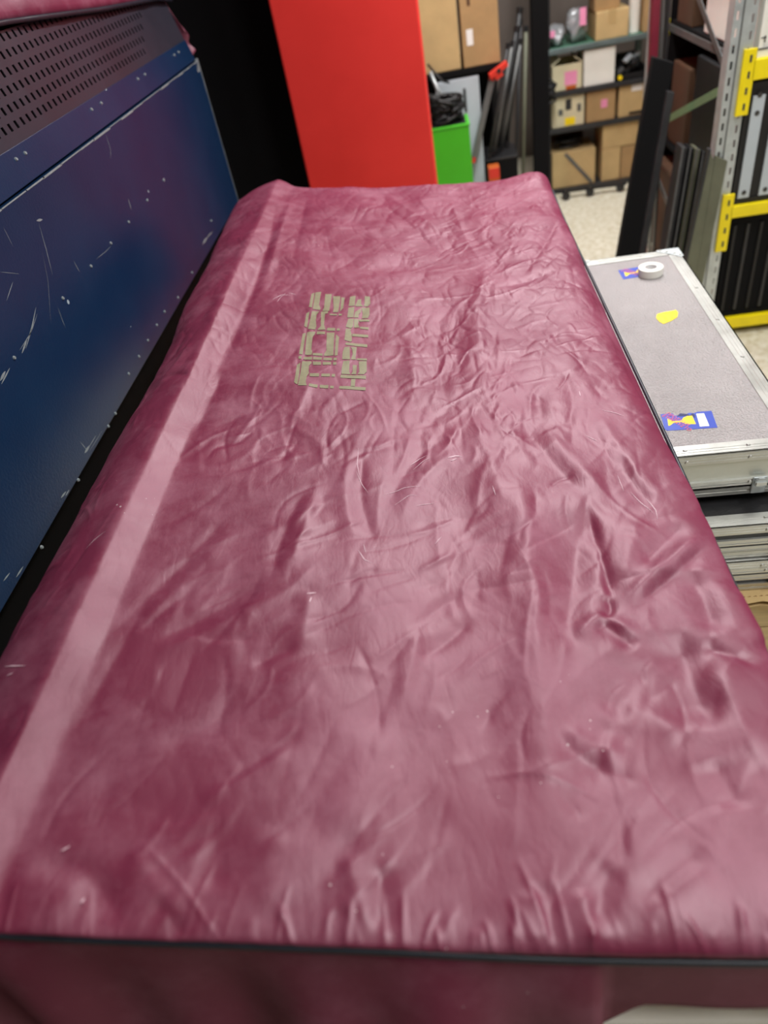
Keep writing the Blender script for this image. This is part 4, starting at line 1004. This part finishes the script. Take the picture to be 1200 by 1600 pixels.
sp = thing('steel_lever', 'pale steel bar leaning from the red pillar over the cables', 'bar', (.02, 4.5, .75))
part('bar', MB().tube([(-.01, 4.52, .985), (.02, 4.50, .90), (.055, 4.49, .85)], .010, 8), M['galv'], sp, smooth=True)
part('black_rod', MB().tube([(-.02, 4.54, 1.02), (.05, 4.53, .93), (.09, 4.53, .915)], .006, 8), M['black'], sp, smooth=True)
g = 'poles leaning beside the shelf unit'
bn = thing('black_bin', 'black bin behind the cover with poles standing on it', 'bin', (.37, 4.72, 0))
part('body', MB().box(.268, .455, 4.58, 4.86, 0, .455), M['blackmatte'], bn, bev=.006)
part('rim', MB().box(.264, .459, 4.576, 4.864, .455, .470), M['black'], bn, bev=.003)
def pole(name, label, x0, z0, x1, z1, y, r, mat, cap='black', square=False, zb=.471):
    k = (x1 - x0) / (z1 - z0); xb = x0 + k * (zb - z0)
    o = thing(name, label, 'pole', (xb, y - .03, zb), g)
    A_ = Vector((xb, y - .03, zb + r * .4)); B_ = Vector((x1, y, z1)); d = (B_ - A_).normalized()
    if square: part('shaft', MB().beam(A_, B_, 2 * r, 2 * r, up=(0, 1, 0)), M[mat], o, bev=.002)
    else: part('shaft', MB().tube([A_, B_], r, 12), M[mat], o, smooth=True)
    part('end_cap', MB().tube([B_ - d * .02, B_ + d * .008], r * 1.25, 12), M[cap], o)
    part('foot', MB().tube([A_, A_ + d * .03], r * 1.2, 12), M[cap], o)
    return o
pole('flat_bar', 'pale grey flat bar under the red clamp, leftmost of the leaning poles', .262, .69, .333, .90, 4.575, .016, 'midgrey', 'redplastic', True, .472)
pole('stand_pole', 'slim dark pole just right of the red clamp', .292, .49, .43, 1.03, 4.62, .010, 'darkgrey')
pole('stand_pole', 'thin grey pole leaning second right of the red clamp', .322, .49, .458, 1.03, 4.655, .009, 'midgrey')
pole('stand_pole', 'black pole with a thick end among the leaning poles', .345, .48, .49, 1.09, 4.70, .014, 'black')
pole('stand_pole', 'grey pole leaning third right of the red clamp', .372, .48, .515, 1.02, 4.74, .009, 'midgrey')
pole('stand_pole', 'thick black pole rising highest between the grey poles', .41, .48, .52, 1.16, 4.80, .015, 'black')
pole('stand_pole', 'near upright dark grey pole standing on the floor beside the black bin', .474, .295, .534, 1.09, 4.915, .010, 'darkgrey', zb=0)
pole('stand_pole', 'near upright olive grey pole touching the black board', .522, .29, .566, 1.05, 4.935, .011, 'olive', zb=0)
rc = thing('red_clamp', 'red plastic clamp gripping the grey flat bar', 'clamp', (.36, 4.62, .93))
part('jaw', MB().beam((.315, 4.555, .905), (.415, 4.555, .955), .045, .028), M['redplastic'], rc, bev=.004)
part('jaw', MB().beam((.345, 4.56, .895), (.385, 4.56, .915), .05, .03), M['redplastic'], rc, bev=.004)
part('pivot', MB().cyl((.365, 4.530, .928), .012, .012, 14, axis='y'), M['black'], rc)
ob = thing('orange_bin', 'orange red container low behind the cover beside the poles', 'container', (.305, 4.48, 0))
part('body', MB().box(.27, .335, 4.44, 4.52, 0, .46), M['orange'], ob, bev=.005)
part('label_band', MB().box(.272, .333, 4.437, 4.44, .40, .455), M['redplastic'], ob)

# ---------------------------------------------------------------- right: leaning boards and slotted rack
bp = thing('black_plank', 'long black plank leaning in front of the steel shelves', 'plank', (.80, 3.25, 0))
part('board', MB().hexa([(.715, 3.22, 0), (.815, 3.22, 0), (.815, 3.26, 0), (.715, 3.26, 0)], [(.897, 3.40, 1.075), (.985, 3.40, 1.04), (.985, 3.44, 1.04), (.897, 3.44, 1.075)]), M['blackmatte'], bp, bev=.004)
part('edge_strip', MB().hexa([(.818, 3.21, 0), (.845, 3.21, 0), (.845, 3.25, 0), (.818, 3.25, 0)], [(.955, 3.36, .95), (.985, 3.36, .94), (.985, 3.40, .94), (.955, 3.40, .95)]), M['darkgrey'], bp, bev=.003)
g = 'slim upright profiles behind the black plank'
for k, (x0, x1, mt, lb) in enumerate([(.956, .992, 'maroon', 'maroon painted upright profile behind the black plank'), (.998, 1.012, 'midgrey', 'grey upright profile between the maroon and dark ones'), (1.018, 1.034, 'darkgrey', 'dark grey upright profile, rightmost behind the black plank')]):
    o = thing('upright_profile', lb, 'profile', ((x0 + x1) / 2 + .02, 3.72, 0), g)
    part('web', MB().hexa([(x0 + .04, 3.70, 0), (x1 + .03, 3.70, 0), (x1 + .03, 3.704, 0), (x0 + .04, 3.704, 0)], [(x0 - .02, 3.70, 1.9), (x1 - .02, 3.70, 1.9), (x1 - .02, 3.704, 1.9), (x0 - .02, 3.704, 1.9)]), M[mt], o)
    part('flange', MB().hexa([(x0 + .04, 3.704, 0), (x0 + .044, 3.704, 0), (x0 + .044, 3.74, 0), (x0 + .04, 3.74, 0)], [(x0 - .02, 3.704, 1.9), (x0 - .016, 3.704, 1.9), (x0 - .016, 3.74, 1.9), (x0 - .02, 3.74, 1.9)]), M[mt], o)
g = 'sheets leaning against the slotted rack'
for k, (xb, xt_, zt, y, w, mt, lb) in enumerate([(.880, .962, .795, 3.12, .024, 'darkgrey', 'thin grey sheet, leftmost of the sheets leaning on the rack'), (.908, .990, .79, 3.11, .020, 'blackmatte', 'thin black sheet leaning next to the leftmost grey one'),
        (.932, 1.014, .785, 3.10, .018, 'olive', 'thin olive grey sheet leaning in the middle of the sheets'), (.954, 1.036, .775, 3.09, .016, 'blackmatte', 'thin black sheet leaning directly behind the wide olive board')]):
    o = thing('leaning_sheet', lb, 'sheet', (xb, y - .1, 0), g)
    part('sheet', MB().hexa([(xb, y - .10, 0), (xb + w, y - .10, 0), (xb + w, y - .02, 0), (xb, y - .02, 0)], [(xt_, y, zt), (xt_ + w, y, zt - .008), (xt_ + w, y + .08, zt - .008), (xt_, y + .08, zt)]), M[mt], o, bev=.003)
    part('edge_trim', MB().hexa([(xb + .002, y - .104, 0), (xb + w * .4, y - .104, 0), (xb + w * .4, y - .10, 0), (xb + .002, y - .10, 0)], [(xt_ + .002, y - .004, zt), (xt_ + w * .4, y - .004, zt), (xt_ + w * .4, y, zt), (xt_ + .002, y, zt)]), M['midgrey'], o)
o = thing('olive_board', 'wide olive grey board leaning on the slotted post', 'board', (.95, 2.9, 0))
part('board', MB().hexa([(.905, 2.86, 0), (.985, 2.86, 0), (.985, 2.88, 0), (.905, 2.88, 0)], [(1.020, 2.965, .815), (1.043, 2.955, .765), (1.043, 2.975, .765), (1.020, 2.985, .815)]).hexa([(.985, 2.86, 0), (1.005, 2.86, 0), (1.005, 2.88, 0), (.985, 2.88, 0)], [(1.043, 2.955, .79), (1.086, 2.945, .768), (1.086, 2.965, .768), (1.043, 2.975, .79)]), M['olive'], o)
part('edge_strip', MB().hexa([(.903, 2.855, 0), (.912, 2.855, 0), (.912, 2.885, 0), (.903, 2.885, 0)], [(1.016, 2.96, .816), (1.024, 2.96, .816), (1.024, 2.99, .816), (1.016, 2.99, .816)]), M['darkgrey'], o)

# slotted-angle rack with yellow beams
ra = thing('slotted_rack', 'grey slotted steel rack with bright yellow beams', 'rack', (1.6, 3.4, 0))
def slots(n, pitch, z0, w0, w1, hh):
    r = []; v = 0.
    for i in range(n):
        z = z0 + pitch * i
        r.append((v, z, [])); r.append((z, z + hh, [(w0, w1)])); v = z + hh
    r.append((v, v + .03, [])); return r
for (xp, yp) in ((1.048, 2.98), (1.048, 4.05), (2.25, 2.98), (2.25, 4.05)):
    rws = slots(36, .05, .02, .010, .018, .026)
    m = MB().sheet((xp, yp, 0), (1, 0, 0), (0, 0, 1), .030, rws)
    m.sheet((xp + .030, yp, 0), (1, 0, 0), (0, 0, 1), .020, [(0, rws[-1][1], [])])
    m.sheet((xp + .050, yp, 0), (1, 0, 0), (0, 0, 1), .030, slots(36, .05, .005, .012, .020, .026)[:-1] + [(1.781, 1.826, [])])
    part('slotted_post', m, M['galv'], ra, solid=.002)
    part('post_flange', MB().box(xp, xp + .002, yp + .002, yp + .06, 0, 1.826).box(xp + .078, xp + .08, yp + .002, yp + .06, 0, 1.826), M['galv'], ra)
    part('post_crease', MB().box(xp + .029, xp + .033, yp - .0035, yp, 0, 1.826), M['midgrey'], ra)
slotm = mesh_only('bracket_slot', MB().box(-.004, .004, -.001, .001, -.011, .011), M['ink'])
for (za, zb, b0, b1) in ((1.026, 1.092, .915, 1.128), (.535, .582, .402, .632), (.035, .085, .0, .13)):
    for yf in (2.972, 4.06):
        bm_ = part('yellow_beam', MB().box(1.135, 2.26, yf - .006 if yf < 3.5 else yf, yf + .03, za, zb), M['yellow'] , ra, bev=.003)
        if yf < 3.5:
            br = part('yellow_bracket', MB().box(1.104, 1.142, yf - .006, yf + .006, b0, b1), M['yellow'], ra, bev=.002)
            for k in range(4): inst('bracket_slot', slotm, (1.123, yf - .0062, b0 + (b1 - b0) * (.14 + .24 * k)), br)
    part('deck', MB().box(1.14, 2.28, 3.005, 4.055, zb - .018, zb), M['blackmatte'], ra)
    part('bracket_lip', MB().box(1.098, 1.105, 2.966, 3.0, b0, b1), M['yellow'], ra)
part('deck', MB().box(1.05, 2.33, 2.98, 4.11, 1.60, 1.62), M['darkgrey'], ra)  # unseen top deck, added to shade the inside of the rack
part('shade_back_sheet', MB().box(1.135, 2.24, 4.045, 4.05, .09, 1.6), M['blackmatte'], ra)  # black sheet added at the back to keep the rack's inside dark
part('brace', MB().beam((1.055, 3.0, 1.06), (1.055, 3.60, 1.335), .004, .026), M['midgrey'], ra)
part('brace', MB().beam((1.060, 3.05, 1.11), (1.060, 4.05, 1.105), .004, .026), M['midgrey'], ra)
part('brace', MB().beam((1.062, 3.0, 1.012), (1.062, 4.05, .625), .004, .030), M['greenpaint'], ra)
part('brace', MB().beam((1.062, 3.0, .25), (1.062, 4.05, .55), .004, .030), M['midgrey'], ra)
# what the rack holds
def rack_case(label, x0, x1, y0, y1, z0, z1, strips, mat='black', ribs=0):
    c = thing('equipment_case', label, 'case', ((x0 + x1) / 2, (y0 + y1) / 2, z0))
    part('body', MB().box(x0, x1, y0 + .006, y1, z0, z1), M[mat], c, bev=.006)
    part('front_frame', MB().box(x0, x1, y0, y0 + .006, z0, z0 + .02).box(x0, x1, y0, y0 + .006, z1 - .02, z1).box(x0, x0 + .014, y0, y0 + .006, z0 + .02, z1 - .02).box(x1 - .014, x1, y0, y0 + .006, z0 + .02, z1 - .02), M[mat], c)
    for (a, b) in strips:
        s_ = part('pale_strip', MB().box(a, b, y0 - .002, y0 + .006, z0 + .022, z1 - .045), M['greyboard'], c, bev=.001)
        for zz in (.90, .76, .10):
            part('hole', MB().cyl(((a + b) / 2, y0 - .0035, z0 + (z1 - z0) * zz), .009, .003, 16, axis='y'), M['ink'], s_)
    for k in range(ribs):
        xr = x0 + .03 + k * (x1 - x0 - .06) / max(1, ribs - 1)
        part('rib', MB().box(xr - .006, xr + .006, y0 - .004, y0 + .006, z0 + .03, z1 - .03), M['darkgrey' if k % 2 else 'black'], c, bev=.002)
    return c
rack_case('black equipment case with pale strips on the middle yellow beam', 1.137, 1.40, 2.985, 3.6, .583, 1.015, [(1.160, 1.203), (1.240, 1.283), (1.32, 1.363)])
rack_case('black ribbed case standing on the lowest yellow beam', 1.142, 1.62, 2.99, 3.6, .086, .525, [], 'blackmatte', 9)
w_ = rack_case('white case with small screws standing on the top yellow beam', 1.15, 1.62, 2.985, 3.6, 1.093, 1.45, [], 'white')
for x, z in ((1.168, 1.262), (1.30, 1.262)): part('screw', MB().cyl((x, 2.981, z), .009, .004, 12, axis='y'), M['midgrey'], w_)
part('seam', MB().box(1.15, 1.62, 2.983, 2.986, 1.116, 1.121), M['ink'], w_)
part('printed_mark', MB().box(1.155, 1.172, 2.9835, 2.985, 1.150, 1.154).box(1.166, 1.170, 2.9835, 2.985, 1.138, 1.158), M['ink'], w_)
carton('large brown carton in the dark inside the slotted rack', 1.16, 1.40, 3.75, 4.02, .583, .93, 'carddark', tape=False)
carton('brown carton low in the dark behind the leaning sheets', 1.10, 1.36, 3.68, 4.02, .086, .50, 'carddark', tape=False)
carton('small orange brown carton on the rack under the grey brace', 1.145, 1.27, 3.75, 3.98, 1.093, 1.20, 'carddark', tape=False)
pk = thing('padded_bag', 'dusty pink padded bag standing behind the slotted post', 'bag', (1.42, 3.85, 1.093))
blob('bag_body', '', '', (1.36, 3.85, 1.30), (.07, .10, .207), 'dustypink', 9, parent=pk, amp=.1)
part('bag_strap', MB().tube([(1.33, 3.76, 1.20), (1.345, 3.735, 1.3), (1.36, 3.745, 1.42)], .008, 6), M['darkgrey'], pk)
